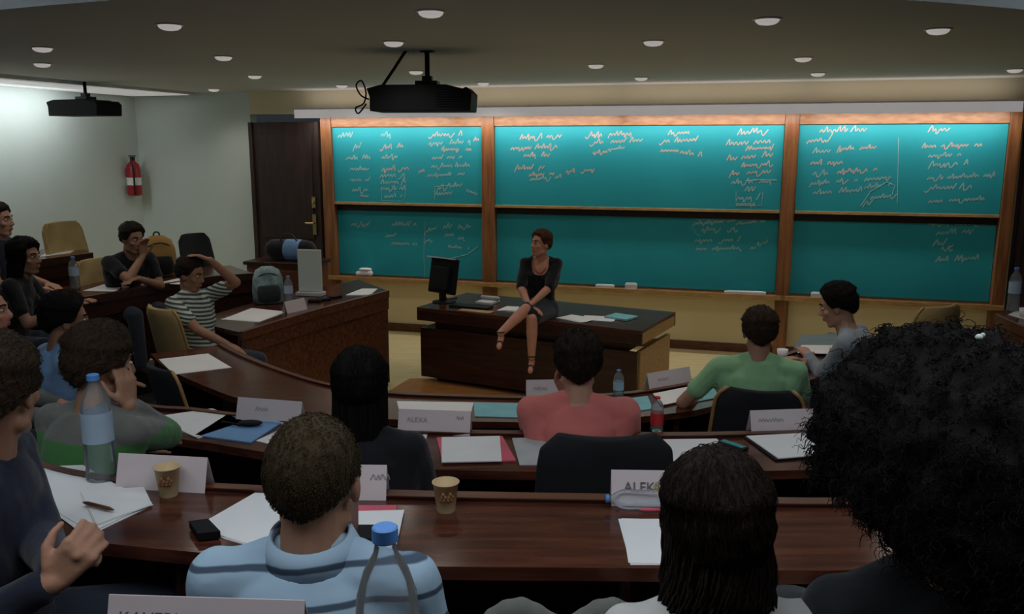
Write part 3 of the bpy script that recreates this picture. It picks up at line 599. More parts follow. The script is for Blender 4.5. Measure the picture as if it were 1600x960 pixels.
# chalk tray things
def tray(px, lb, nm, m_, w_=.14, h_=.05, cat=None):
    s_, _ = onwall(px, 440, .15); b = MB(); b.box((0, 0, h_/2), (w_, .06, h_)); b.box((0, 0, h_*1.08), (w_*.86, .045, h_*.25)); o = b.build(nm, m_, None, bevel=.006); o.location = Wp(s_, TRAYZ+.001, .13); o.rotation_euler = (0, 0, WANG+.12); tag(o, lb, cat or nm)
tray(945, 'white eraser on the chalk tray, left of the pair behind the speaker', 'eraser', 'eraser', .22, .035); tray(986, 'white eraser on the chalk tray, right of the pair behind the speaker', 'eraser', 'eraser', .14, .06)
tray(1165, 'long white cloth on the chalk tray, left of the third post', 'cloth', 'eraser', .45, .03); tray(1278, 'white chalk box right of the third post', 'chalk_box', 'eraser', .12, .05, 'box')
t = thing('paper_roll', 'crumpled white paper towels on the chalk tray near the left end', 'paper roll', Wp(onwall(568, 432, .15)[0], TRAYZ+.001, .13), WANG)
b = MB(); b.capsule((-.08, 0, .04), (.08, 0, .05), .035, .04); b.ell((.02, 0, .10), (.09, .05, .02)); b.build('towel', 'paper', t, voxel=.008)

# projector
def projector(label, p, yaw, W, Hh, Dp, drop, big=True):
    t = thing('projector', label, 'projector', p, yaw)
    b = MB(); prof = [(-W/2+.02, -Hh/2), (W/2-.01, -Hh/2), (W/2, Hh*.2), (W/2-.04, Hh*.42), (W/2-.06, Hh*.34), (W*.26, Hh/2), (-W/2+.10, Hh/2), (-W/2, Hh*.36), (-W/2+.02, Hh*.05)]
    b.loft([[V((x, y, z_)) for x, z_ in prof] for y in (-Dp/2, Dp/2)]); o = b.build('casing', 'black_plastic', t, bevel=.005); fixn(o)
    b = MB(); b.lathe([(.055, 0), (.055, .06), (.045, .065), (.001, .06)], V((W*.3, Dp/2, 0)), R=Matrix.Rotation(-math.pi/2, 3, 'X')); b.build('lens', 'dark_metal', t, smooth=True)
    if big:
        for k in range(7): b = MB(); b.box((W/2-.16+.0*k, -Dp/2-.003, -Hh*.3+k*.016), (.18, .008, .006)); b.build('vent_slat', 'dark_metal', t)
    b = MB(); b.tube([(0.03, 0, Hh/2), (.03, 0, Hh/2+.06), (.03, 0, drop)], .018, 10); b.build('ceiling_pole', 'dark_metal', t, smooth=True)
    b = MB(); b.box((.03, 0, Hh/2+.02), (.16, .14, .03)); b.box((.03, 0, Hh/2+.05), (.07, .07, .04)); b.build('mount_bracket', 'dark_metal', t, bevel=.004)
    b = MB(); b.lathe([(.05, drop-.012), (.06, drop)], V((.03, 0, 0))); b.build('ceiling_plate', 'dark_metal', t, smooth=True)
    return t
pp = G(657, 80, CEIL); dpt = pp.y
dray = ray(662, 155); tt = dpt/dray.y; pc = V((0, 0, HCAM))+dray*tt
pj = projector('large black projector hanging from the ceiling on a pole', pc, math.radians(-4), .74, .18, .40, CEIL-pc.z)
b = MB(); b.tube(catmull([V((-.30, 0, .09)), V((-.22, 0, .2)), V((-.10, 0, .36)), V((-.06, 0, CEIL-pc.z))], 12), .011, 6); b.build('conduit', 'black_plastic', pj, smooth=True)
b = MB(); b.tube(catmull([V((-.40, 0, .0)), V((-.46, 0, .03)), V((-.49, 0, .10)), V((-.45, 0, .13)), V((-.42, 0, .05)), V((-.44, 0, -.03)), V((-.50, 0, -.06)), V((-.48, 0, -.10)), V((-.42, 0, -.03))], 30), .006, 6); b.build('cable_loop', 'black_plastic', pj, smooth=True)
p2 = V((0, 0, HCAM))+ray(132, 169)*(9.6/ray(132, 169).y)
projector('smaller black projector hanging by the left wall', p2, math.radians(-20), .70, .17, .35, CEIL+.03-p2.z, False)

# fire extinguisher on the left wall near the corner
d = ray(209, 275); o_ = V((0, 0, HCAM))-WO-U*.10; tt = -o_.dot(U)/d.dot(U); pf = V((0, 0, HCAM))+d*tt
t = thing('fire_extinguisher', 'red fire extinguisher hanging on the left wall near the corner', 'fire extinguisher', pf-V((0, 0, .26)), WANG)
b = MB(); b.lathe([(.06, 0), (.088, .01), (.09, .03), (.09, .36), (.075, .41), (.035, .445), (.03, .47)], n=24); b.build('cylinder', 'red_paint', t, smooth=True)
b = MB(); b.lathe([(.091, .14), (.091, .24)], n=24, cap=False); b.build('paper_label', 'paper', t)
b = MB(); b.box((0, 0, .49), (.05, .04, .04)); b.box((.03, -.04, .52), (.03, .12, .012)); b.box((.02, -.03, .49), (.02, .1, .01)); b.build('valve_handle', 'hose_black', t, bevel=.003)
b = MB(); b.tube(catmull([V((0, -.02, .49)), V((.06, -.10, .47)), V((.09, -.11, .30)), V((.08, -.10, .10)), V((.07, -.09, .02))], 14), .012, 8, lambda u: 1+.5*(u > .85)); b.build('hose', 'hose_black', t, smooth=True)
b = MB(); b.box((-.095, 0, .3), (.02, .06, .1)); b.build('wall_bracket', 'dark_metal', t)

# ------------------------------------------------------------------ chairs
def chair(label, loc, yaw, m_='chair_black', H=1.0, wt=.44, wb=.50, s=1, trim=True, seat=.46, group=None, curve=.05):
    t = thing('lecture_chair', label, 'chair', loc, yaw, group)
    b = MB(); rings = []
    for k in range(9):
        u = k/8; z = .50+(H-.50)*u; w_ = (wb+(wt-wb)*u)/2
        if u > .8: w_ *= 1-.28*((u-.8)/.2)**2.5
        y0 = -.22-.10*u; ring = []
        for i in range(9): x = -1+i/4; ring.append(V((x*w_, y0+curve*x*x+.0, z)))
        for i in range(9): x = 1-i/4; ring.append(V((x*w_*.98, y0-.045+curve*x*x+.012*x*x, z)))
        rings.append(ring)
    b.loft(rings); o = b.build('backrest', m_, t, bevel=.012, smooth=True); fixn(o)
    if trim:
        for sg in (-1, 1):
            pts = [V((sg*((wb+(wt-wb)*u)/2*(1-.28*(max(u-.8, 0)/.2)**2.5)+.006), -.22-.10*u-.02+curve, .50+(H-.50)*u)) for u in (0, .25, .5, .75, .85, .93, .99)]
            b = MB(); b.tube(pts, .010, 6); b.build('side_trim', 'wood_light', t, smooth=True)
    b = MB(); b.loft([[V((x*a, y*a2+.0, z_)) for x, y in ((-1, -1), (-.6, -1.06), (.6, -1.06), (1, -1), (1.03, 0), (.92, 1), (.5, 1.1), (-.5, 1.1), (-.92, 1), (-1.03, 0))] for z_, a, a2 in ((seat-.07, .20, .19), (seat-.05, .235, .22), (seat-.015, .235, .22), (seat, .20, .19))]); b.build('seat', m_, t, smooth=True)
    b = MB(); b.tube([(0, -.10, seat-.075), (0, -.26, seat-.05), (0, -.30, .62)], .018, 8); b.build('back_bracket', 'dark_metal', t, smooth=True)
    b = MB(); b.tube([(0, 0, .07), (0, 0, seat-.065)], .028, 12); b.build('column', 'dark_metal', t, smooth=True)
    for k in range(5):
        a = k*2*math.pi/5+.3; b = MB(); b.tube([(0, 0, .085), (.24*math.cos(a), .24*math.sin(a), .055), (.26*math.cos(a), .26*math.sin(a), .015)], .018, 6, lambda u: 1-.3*u); b.build('leg', 'dark_metal', t, smooth=True)
    t.scale = (s, s, s); return t
# empty chairs: put by the pixel of the top edge of the back, at its height over the tier
def chair_at(label, px, py, fz, yaw, m_, H=1.0, **k):
    p = G(px, py, fz+H); R = Rz(yaw) @ V((0, -.32, 0)); return chair(label, V((p.x-R.x, p.y-R.y, fz)), yaw, m_, H, **k)
Y = math.radians
chair_at('empty black chair in the middle of the second row', 950, 681, FL[2], Y(0), 'chair_black', 1.00, wt=.46, wb=.52, trim=False)
chair_at('empty black chair at left with a wooden edge, behind the front desk end', 243, 572, FL[1], Y(-50), 'chair_black', .95)
chair_at('empty tan chair at the highest left desk against the wall', 90, 347, FL[3], Y(-105), 'chair_tan', 1.02, wt=.46, wb=.52)
chair_at('empty dark chair near the corner behind the left desks', 298, 365, FL[2], Y(-120), 'chair_black', 1.02, wt=.40, wb=.46, trim=False)
chair_at('empty tan chair right of the grey-shirted man, before the cream wall', 1475, 478, FL[1], Y(25), 'chair_tan', 1.0)
chair_at('empty tan chair at the right edge, partly hidden by dark curly hair', 1553, 522, FL[1], Y(55), 'chair_tan', 1.0, trim=False)

# ------------------------------------------------------------------ people
SK = {}
def skin(k, c):
    mat('skin_'+k, c, .55, col2=tuple(x*.86 for x in c), cscale=14, bump=.05, bscale=120, spec=.35); return 'skin_'+k
for k, c in (('a', (.52, .28, .19)), ('b', (.42, .22, .14)), ('c', (.36, .19, .12)), ('d', (.62, .29, .20))): skin(k, c)
def hairm(k, c, c2): mat('hair_'+k, c, .6, col2=c2, cscale=30, stretch=(6, 6, 1), bump=.5, bscale=90, spec=.12)
hairm('black', (.009, .007, .006), (.005, .004, .004)); hairm('brown', (.055, .034, .02), (.028, .017, .011)); hairm('red', (.12, .045, .022), (.06, .022, .012)); hairm('fair', (.075, .052, .026), (.045, .031, .017)); hairm('dark', (.026, .017, .012), (.012, .008, .006))
def cloth(k, c, c2=None): mat('cloth_'+k, c, .9, col2=c2, cscale=5, bump=.25, bscale=35, spec=.2, sheen=.2)
for k, c in (('black', (.010, .010, .013)), ('navy', (.014, .018, .036)), ('pink', (.66, .19, .17)), ('green', (.30, .56, .30)), ('grey', (.30, .35, .40)), ('blue', (.20, .36, .62)), ('jacket', (.16, .17, .155)), ('jgreen', (.07, .24, .07)), ('jeans', (.03, .04, .06)), ('skirt', (.014, .022, .032)), ('white', (.6, .6, .58)), ('teal', (.30, .42, .44)), ('charcoal', (.03, .035, .04))): cloth(k, c)
striped('cloth_polo', (.36, .52, .66), (.055, .09, .14), 5.0, .04, (.18, .06, 0))
striped('cloth_tee', (.50, .58, .52), (.05, .07, .07), 11, .45, (.15, .1, 0))
mat('eye_white', (.7, .68, .65), .3); mat('eye_dark', (.02, .012, .01), .2); mat('leather', (.03, .015, .01), .5); mat('necklace', (.5, .04, .03), .4)

CRAN = (V((0, -.012, .022)), V((.077, .097, .094))); FACE = (V((0, .022, -.04)), V((.060, .070, .088)))
def exit_d(d, e):
    c, r = e; A = sum((d[i]/r[i])**2 for i in range(3)); B = -2*sum(d[i]*c[i]/r[i]**2 for i in range(3)); Cc = sum((c[i]/r[i])**2 for i in range(3))-1
    q = B*B-4*A*Cc
    return 0 if q < 0 else (-B+math.sqrt(q))/(2*A)
def scalp(d): return max(exit_d(d, CRAN), exit_d(d, FACE))
def hair_region(d, style):
    """1 inside the hair, 0 on the face"""
    az = math.atan2(d.x, d.y); el = math.asin(max(-1, min(1, d.z))); a = abs(az)
    if a < .75: lim = .80 - .06*(a/.75)
    elif a < 1.30: lim = .74-(a-.75)/.55*.84
    elif a < 1.75: lim = -.12+.02
    else: lim = -.10-(a-1.75)/1.2*.62
    if style in ('long', 'bob') and a > 1.35: lim = -.62 if a < 2.0 else -1.1
    return max(0, min(1, (el-lim)/.16))
def hand(mb, wr, fd, pn, s=1, curl=.5, side=1, spread=.0, thumb_in=.4):
    """wr wrist, fd direction of the fingers, pn palm normal"""
    fd = fd.normalized(); pn = (pn-fd*pn.dot(fd)).normalized(); sx = fd.cross(pn)*side
    for u in (-1, -.33, .33, 1):
        mb.capsule(wr+fd*.012*s+sx*u*.017*s, wr+fd*.085*s+sx*u*.029*s, .015*s, .0125*s, 8)
    for i, (u, L, r) in enumerate(((1, .072, .0090), (.34, .080, .0092), (-.34, .074, .0088), (-1, .058, .0078))):
        b0 = wr+fd*.085*s+sx*u*(.030)*s; ang = curl*.5; d = fd; p = b0
        for seg, fl in enumerate((.45, .31, .24)):
            a = ang*(seg+1)*1.0; dd = (fd*math.cos(a)+pn*math.sin(a)+sx*u*(.05+spread)).normalized(); q = p+dd*L*fl*s*1.02
            mb.capsule(p, q, r*s, r*s*.93, 8); p = q
    p = wr+fd*.022*s+sx*.026*s; d1 = (fd*.62+sx*.7+pn*thumb_in*.6).normalized(); q = p+d1*.042*s; mb.capsule(p, q, .0145*s, .0115*s, 8)
    d2 = (fd*.85+sx*.25+pn*thumb_in).normalized(); r_ = q+d2*.030*s; mb.capsule(q, r_, .0112*s, .0095*s, 8); d3 = (fd*.9+pn*(thumb_in+.2)).normalized(); mb.capsule(r_, r_+d3*.022*s, .0095*s, .008*s, 8)
def ik(S, T, l1, l2, hint):
    d = T-S; L = min(d.length, (l1+l2)*.995); L = max(L, abs(l1-l2)+.02); dn = d.normalized(); T = S+dn*L
    a = (l1*l1-l2*l2+L*L)/(2*L); h = math.sqrt(max(l1*l1-a*a, 0)); hn = (hint-dn*hint.dot(dn)); hn = hn.normalized() if hn.length > 1e-4 else V((0, 0, -1))
    return S+dn*a+hn*h, T
def flow_strands(mb, n, hairR, r, seed, length=.05, style='short', rad=.0011):
    g = random.Random(seed)
    for i in range(n):
        z = g.uniform(-.95, 1); a = g.uniform(-math.pi, math.pi); q = math.sqrt(1-z*z); d = V((q*math.sin(a), q*math.cos(a), z))
        if hair_region(d, style) < .5: continue
        base = hairR(d); p = d*base
        if style == 'curly': pass
        t = V((-d.x*.0, -.55, -.2)) if style == 'short' else V((0, -.15, -1))
        t = t + d*.55 + V((g.uniform(-.35, .35), g.uniform(-.35, .35), g.uniform(-.35, .35)))
        t = (t-d*t.dot(d)*.55).normalized(); pts = [p-d*.004]
        for k in range(4):
            p = p+t*length/4*g.uniform(.8, 1.2); dd = p.normalized(); rr = hairR(dd)
            if p.length < rr+.001 or style in ('long', 'bob') or p.length > rr+.006: p = dd*(rr+.0015+.0008*k)
            t = (t+V((0, -.05, -.22))*.5+V((g.uniform(-.12, .12),)*3)).normalized(); pts.append(p)
        mb.tube(pts, rad, 3, lambda u: 1-.8*u)
def person(label, head_px=None, floor=0, yaw=0, s=1, lean=4, hyaw=0, hpitch=0, hroll=0, skinm='a', hair='dark', style='short', hthick=.014, shirt='black', sleeve='short', collar=None,
           hands=None, hint=None, knees=None, ankles=None, pants='jeans', head_world=None, vox=.0075, strands=0, female=False, hcurl=(.5, .5), hdir=(None, None), hnorm=(None, None), seatz=0, neckline=0, slen=.05, shrug=0, pos=None, girth=1, width=1, hairfn=None, seed=1, legs=True, shift=0, dress=False, group=None, drop=.022):
    Ry = Rz(yaw); Rl = Matrix.Rotation(-lean*D2R, 3, 'X')
    Pv = V((0, 0, .545+seatz)); Cst = Pv+Rl @ V((0, 0, .27)); Nk = Pv+Rl @ V((0, 0, .475)); Nk.y += .01
    Hc = Nk+V((0, .030+.0015*lean, .175-drop))
    if pos is None:
        p = G(head_px[0], head_px[1], floor+Hc.z*s); o_ = Ry @ (Hc*s); loc = V((p.x-o_.x, p.y-o_.y, floor))
    else: loc = V(pos)
    t = thing('person', label, 'person', loc, yaw, group); t.scale = (s, s, s)
    def toL(w_): return (Ry.inverted() @ (V(w_)-loc))/s
    Rh = Matrix.Rotation(hyaw*D2R, 3, 'Z') @ Matrix.Rotation(hpitch*D2R, 3, 'X') @ Matrix.Rotation(hroll*D2R, 3, 'Y')
    sw = (.175 if not female else .150)*width; g = girth*(.92 if female else 1)
    SL, SR = Nk+Rl @ V((-sw, -.01, -.045+shrug)), Nk+Rl @ V((sw, -.01, -.045+shrug))
    body = MB(); top = MB(); low = MB()
    def torso(mb, e, topk=1.0, botk=0):
        rows = ((-.05, .165, .125), (.03, .158, .120), (.12, .138 if female else .15, .105), (.22, .150, .112), (.32, .165, .118), (.39, .165, .108), (.44, .125, .085), (.475, .075, .065))
        rings = []
        for z_, rx, ry in rows:
            if z_ < botk: continue
            c = Pv+Rl @ V((0, 0, z_)); rings.append([c+Rl @ V(((rx*g+e)*math.cos(a), (ry*g+e)*math.sin(a), 0)) for a in [2*math.pi*i/24 for i in range(24)]])
        mb.loft(rings)
        for S_ in (SL, SR):
            mb.capsule(S_, Nk+Rl @ V((0, 0, -.03)), .052+e, .060+e)
            mb.capsule(S_, Pv+Rl @ V((S_.x*.55, 0, .25)), .050+e, .085+e)
            mb.capsule(Nk+Rl @ V((0, 0, .02)), S_+V((0, 0, .012)), .040+e*.5, .032+e)
        if female:
            for sx_ in (-1, 1): mb.ell(Pv+Rl @ V((sx_*.065, .075, .31)), (.058+e, .055+e, .055+e))
    torso(body, -.012)
    # neck and head
    nb = .050 if female else .058
    body.capsule(Nk+V((0, -.005, -.02)), Hc+Rh @ V((0, -.02, -.05)), nb+.006, nb-.004)
    hd = lambda v: Hc+Rh @ V(v)
    body.ell(hd(CRAN[0]), CRAN[1], Rh, 24, 16); body.ell(hd(FACE[0]), FACE[1], Rh, 24, 16)
    body.ell(hd((0, .052, -.098)), (.030, .028, .024), Rh); body.capsule(hd((-.045, 0, -.075)), hd((-.018, .058, -.104)), .024, .020); body.capsule(hd((.045, 0, -.075)), hd((.018, .058, -.104)), .024, .020)
    body.capsule(hd((0, .088, .008)), hd((0, .106, -.030)), .0085, .0125); body.ell(hd((-.012, .096, -.036)), (.009, .010, .008), Rh); body.ell(hd((.012, .096, -.036)), (.009, .010, .008), Rh)
    body.capsule(hd((-.036, .074, .026)), hd((-.010, .087, .022)), .010, .009); body.capsule(hd((.036, .074, .026)), hd((.010, .087, .022)), .010, .009)
    body.ell(hd((0, .087, -.063)), (.021, .011, .006), Rh); body.ell(hd((0, .084, -.073)), (.017, .012, .007), Rh)
    for sx_ in (-1, 1):
        body.ell(hd((sx_*.043, .058, -.028)), (.022, .022, .020), Rh); body.ell(hd((sx_*.078, -.004, -.012)), (.010, .020, .031), Rh @ Matrix.Rotation(sx_*.3, 3, 'Z'))
        e = MB(); e.ell(hd((sx_*.031, .0755, .004)), (.0125, .0105, .0070), Rh, 12, 8); e.build('eye', 'eye_white', t, smooth=True)
        e = MB(); e.ell(hd((sx_*.031, .0845, .004)), (.0058, .003, .0056), Rh, 10, 6); e.build('iris', 'eye_dark', t, smooth=True)
        e = MB(); e.tube([hd((sx_*.014, .094, .026)), hd((sx_*.030, .0895, .032)), hd((sx_*.046, .074, .027))], .004, 6); e.build('eyebrow', 'hair_'+hair, t, smooth=True)
    e = MB(); e.ell(hd((0, .0925, -.064)), (.019, .0075, .0042), Rh, 12, 8); e.ell(hd((0, .0905, -.072)), (.016, .0085, .0048), Rh, 12, 8); mat('lips', (.38, .11, .09), .45); e.build('lips', 'lips', t, smooth=True)
    # arms
    hints = hint or (V((-.5, -.3, -1)), V((.5, -.3, -1)))
    hands = hands or (V((-.10, .34, .66)), V((.10, .34, .66)))
    for k, (S_, sg) in enumerate(((SL, -1), (SR, 1))):
        T_ = hands[k]; T_ = toL(T_[1]) if isinstance(T_, tuple) and T_[0] == 'w' else V(T_)
        E, Wr = ik(S_, T_, .285, .255, V(hints[k]))
        body.capsule(S_, E, .046, .038); body.capsule(E, E.lerp(Wr, .35), .038, .038); body.capsule(E.lerp(Wr, .3), Wr, .038, .026)
        fd = hdir[k] if hdir[k] is not None else (Wr-E).normalized(); pn = hnorm[k] if hnorm[k] is not None else V((0, 0, -1))
        hand(body, Wr, V(fd), V(pn), 1.0, hcurl[k], side=sg)
        if sleeve == 'short':
            top.capsule(S_, S_.lerp(E, .62), .062, .058)
        elif sleeve == 'mid': top.capsule(S_, S_.lerp(E, .95), .060, .052)
        elif sleeve == 'long':
            top.capsule(S_, E, .062, .054); top.capsule(E, E.lerp(Wr, .9), .052, .038)
        elif sleeve == 'rolled': top.capsule(S_, E, .062, .056); top.capsule(E, E.lerp(Wr, .35), .054, .050)
    torso(top, .006, botk=-.06)
    # legs
    kn = knees or (V((-.13, .43, .52)), V((.13, .43, .52))); an = ankles or (V((-.12, .46, .10)), V((.12, .46, .10)))
    for k in range(2):
        hp = Pv+V(((-.09, .09)[k], 0, -.02)); K, A = V(kn[k]), V(an[k])
        body.capsule(hp, K, .080, .056); body.capsule(K, K.lerp(A, .4), .054, .052); body.capsule(K.lerp(A, .35), A, .052, .034)
        fdn = V((0, 1, -.15)) if not dress else V((0, .75, -.75)); hl = A+V((0, -.03, -.045)); toe = A+fdn.normalized()*.15+V((0, 0, -.04 if not dress else -.0))
        body.capsule(hl, toe, .030, .024)
        if not dress:
            low.capsule(hp, K, .090, .068); low.capsule(K, A, .066, .050)
            sh = MB(); sh.capsule(hl, toe, .040, .034); sh.build('shoe', 'leather', t, smooth=True)
        else:
            low.capsule(hp, hp.lerp(K, .92), .092, .074)
            sh = MB(); sh.tube([hl+V((0, -.0, -.03)), (hl+toe)/2+V((0, -.005, -.036)), toe+V((0, 0, -.022))], .014, 8); sh.tube([A+V((.036*math.cos(a), .036*math.sin(a), .01)) for a in [i*math.pi/6 for i in range(13)]], .006, 6); sh.tube([toe.lerp(hl, .25)+V((.033*math.cos(a), 0, .033*math.sin(a))) for a in [i*math.pi/6 for i in range(13)]], .007, 6); sh.build('sandal', 'leather', t, smooth=True)
    low.capsule(Pv+V((-.06, 0, -.01)), Pv+V((.06, 0, -.01)), .125, .125)
    if dress:
        low.capsule(Pv+V((-.0, .05, 0)), (kn[0]+kn[1])/2*.9+Pv*.1, .14, .085)
    body.build('body', 'skin_'+skinm, t, voxel=vox, smoothit=2)
    o = top.build('shirt' if not dress else 'dress_top', 'cloth_'+shirt, t, voxel=max(vox, .008), smoothit=4)
    if neckline:
        bm = bmesh.new(); bm.from_mesh(o.data); kill = []
        for v in bm.verts:
            q = Rl.inverted() @ (v.co-Nk)
            if q.y > -.02 and q.z > -.145 and (q.x/.078)**2+(min(q.z+.05, 0)/.095)**2 < 1: kill.append(v)
        bmesh.ops.delete(bm, geom=kill, context='VERTS'); bm.to_mesh(o.data); bm.free()
    # folds in the cloth
    me = o.data
    nrm = [n_.vector.copy() for n_ in me.vertex_normals]
    for v, vn in zip(me.vertices, nrm):
        q = v.co*7+V((seed*3.1, 0, 0)); dn = noise.noise(V((q.x*1.0, q.y, q.z*1.6)))*.007+noise.noise(q*2.6)*.003
        v.co += vn*dn
    low.build('trousers' if not dress else 'skirt', 'cloth_'+pants, t, voxel=.012, smoothit=3)
    if collar:
        cb = MB(); tl = Matrix.Rotation(.20, 3, 'X')
        for (ra, rb, zz, th) in ((.074, .072, .0, .012),):
            rings = []
            for i in range(28):
                a = 2*math.pi*i/28+math.pi/2; gap = abs(math.atan2(math.sin(a-math.pi/2), math.cos(a-math.pi/2)))
                c = Nk+V((0, -.002, .020)); r0 = lambda r_, z_: c+tl @ V((r_*math.cos(a), r_*.95*math.sin(a), z_))
                rings.append([r0(.070, -.012), r0(.068, .035), r0(.074, .037), r0(.092, -.010), r0(.086, -.014)])
            rings.append(rings[0]); cb.loft(rings, False)
        cb.build('collar', 'cloth_'+collar, t, smooth=True)
    # hair
    def hr(d):
        f = hair_region(d, style); n1_ = noise.noise(d*5+V((seed, 0, 0)))*.35+noise.noise(d*13+V((seed, 3, 0)))*.3
        if style == 'buzz': n1_ *= .25
        th = hthick*(1+n1_)+ (0.012 if d.z > .5 and style != 'buzz' else 0)*(.5+.5*d.y if False else 1)*min(hthick/.014, 1)
        if style == 'curly' : th = hairfn(d)*(1+.22*noise.noise(d*7)+.12*noise.noise(d*17))
        return scalp(d)-.007+(th+.007)*f**.6
    hm = MB(); NN, MM = (56, 40); rings = []
    for k in range(MM+1):
        el = -math.pi/2+math.pi*k/MM; ct = max(math.cos(el), .004)
        rings.append([hd(V((ct*math.cos(a), ct*math.sin(a), math.sin(el))).normalized()*hr(V((ct*math.cos(a), ct*math.sin(a), math.sin(el))).normalized())) for a in [2*math.pi*i/NN for i in range(NN)]])
    hm.loft(rings); ho = hm.build('hair', 'hair_'+hair, t, smooth=True)
    if strands:
        sm = MB(); flow_strands(sm, strands, hr, 0, seed, slen, style if style != 'buzz' else 'short'); sm.v = [Hc+Rh @ v for v in sm.v]
        so = sm.build('hair_strands', 'hair_'+hair, t); so['kind'] = 'stuff'
    return t, Hc, Rh, loc, Ry, hr
def wd(px, py, z): return ('w', G(px, py, z))
def wdd(px, py, y): r = ray(px, py); return ('w', V((0, 0, HCAM))+r*(y/r.y))
def seat_under(info, label, fz, yaw, m_='chair_black', H=.80, **k):
    loc = info[3]; chair(label, V((loc.x, loc.y, fz)), yaw, m_, H, **k)
def hair_fall(info, L, wtop, wbot, hairname, n=260, seed=3, thick=.05, y0=-.07, fan=1.0, wave=0.0, rad=.0028):
    """hair hanging down the back as a soft mass with locks"""
    t, Hc, Rh = info[:3]; mb = MB(); g = random.Random(seed); o = None
    for k in range(7):
        u = k/6; x = -1+2*u
        a = Hc+V((x*wtop*.8, y0+.045*x*x, .02)); b_ = Hc+V((x*wbot, y0-.015+.03*x*x, -L+.03*x*x)); mb.capsule(a, a.lerp(b_, .5)+V((0, -.012, 0)), thick, thick*.9); mb.capsule(a.lerp(b_, .5)+V((0, -.012, 0)), b_, thick*.9, thick*.55)
    mb.build('hair_length', 'hair_'+hairname, t, voxel=.009, smoothit=6)
    mb = MB()
    for i in range(n):
        phi = g.uniform(-1.8, 1.8); sn, cn = math.sin(phi), math.cos(phi); ro = thick*g.uniform(.85, 1.08)
        a = Hc+V(((wtop*.8+ro)*sn, y0+.045*sn*sn-ro*cn, g.uniform(-.02, .06))); e = Hc+V(((wbot+ro*.65)*sn+g.uniform(-.008, .008), y0-.015+.03*sn*sn-ro*.75*cn, -L-g.uniform(0, .03)*fan))
        ph = g.uniform(0, 6); pts = []
        for k in range(9):
            u = k/8; p = a.lerp(e, u)+V((wave*math.sin(ph+u*9)*u, wave*math.cos(ph+u*9)*u-.016*math.sin(u*math.pi), 0)); pts.append(p)
        mb.tube(pts, rad, 4, lambda u: .5+.7*math.sin(min(u*2, 1)*1.57)-.9*max(u-.7, 0)/.3*.6)
    o = mb.build('hair_locks', 'hair_'+hairname, t, smooth=True); o['kind'] = 'stuff'

# --- the speaker, sitting on her desk
sp = ond(1.26, .20, 0); spf = .77-.46
tyaw = math.radians(172)
def L_(x, y, z): return V((x, y, z))
info = person('woman in a black dress and red necklace sitting on the stage desk, legs crossed', pos=V((sp.x, sp.y, spf)), yaw=tyaw, s=.97, lean=-3, hyaw=-44, hpitch=6, skinm='d', hair='red', style='short', hthick=.015, shirt='black', sleeve='mid',
    hands=(L_(.035, .36, .66), L_(.07, .37, .64)), hint=(V((-.9, -.1, -.6)), V((.9, -.1, -.6))), hdir=(V((.7, .5, -.3)), V((-.8, .3, -.3))), hnorm=(V((0, .2, -1)), V((0, .2, -1))),
    knees=(V((.03, .44, .53)), V((.09, .42, .61))), ankles=(V((.03, .46, .17)), V((.29, .64, .43))), pants='skirt', female=True, dress=True, neckline=1, strands=1200, slen=.035, vox=.0065, seed=4)
t, Hc = info[0], info[1]
b = MB(); nk = Hc+V((0, -.03, -.143)); pts = [nk+V((.062*math.sin(a), .030+.060*math.cos(a)+.018*max(0, math.cos(a)), -.03-.10*max(0, math.cos(a)))) for a in [i*2*math.pi/28 for i in range(29)]]; b.tube(pts, .0055, 6); b.build('necklace', 'necklace', t, smooth=True)

# --- third row
info = person('man with cropped hair and a pale blue striped polo, seen from behind', (492, 748), FL[3], Y(-3), .985, lean=2, hyaw=-4, hpitch=-4, skinm='b', hair='fair', style='buzz', hthick=.006, shirt='polo', sleeve='short', collar='polo', strands=5200, slen=.013, vox=.006, seed=2, width=1.0, drop=.035, shrug=.0)
seat_under(info, 'chair under the man in the striped polo', FL[3], Y(-3), H=.66, trim=False)
info = person('woman with dark hair and a white top, seen from behind, right of middle', (1116, 822), FL[3], Y(2), .95, lean=2, hyaw=3, hpitch=-3, skinm='a', hair='dark', style='long', hthick=.017, shirt='white', sleeve='short', female=True, strands=3600, slen=.09, vox=.0075, seed=5, drop=.03)
hair_fall(info, .15, .060, .062, 'dark', 520, 5, .044, y0=-.050, wave=.012, rad=.0022)
seat_under(info, 'chair under the dark-haired woman in white', FL[3], Y(2), H=.66, trim=False)
# curly hair
def afro(d): return .128+.02*max(0, d.z)+.03*max(0, -d.y)*(1 if d.z > -.3 else .8)+.06*max(0, -d.z)
info = person('person with very big dark curly hair, seen from behind at the right', (1452, 754), FL[3], Y(8), 1.0, lean=2, hyaw=8, skinm='a', hair='black', style='curly', hairfn=afro, shirt='charcoal', sleeve='long', vox=.009, seed=7)
t, Hc, Rh, loc, Ry_, hr = info; mb = MB(); g = random.Random(11)
for i in range(8500):
    z_ = g.uniform(-.85, 1); a = g.uniform(-math.pi, math.pi); q = math.sqrt(1-z_*z_); d = V((q*math.sin(a), q*math.cos(a), z_))
    if hair_region(d, 'curly') < .5: continue
    base = hr(d); ax = (d+V((g.uniform(-.5, .5), g.uniform(-.5, .5), g.uniform(-.6, .3)))).normalized(); x_ = ax.orthogonal().normalized(); y_ = ax.cross(x_); ph = g.uniform(0, 6); rr = g.uniform(.003, .007); L = g.uniform(.010, .028)*(1.6 if g.random() < .12 else 1); p0 = d*(base-.004)
    mb.tube([Hc+Rh @ (p0+ax*(L*k/9)+x_*rr*math.cos(ph+k*1.0)+y_*rr*math.sin(ph+k*1.0)+V((0, 0, -.012*(k/9)**2))) for k in range(10)], .0013, 3, lambda u: 1-.7*u)
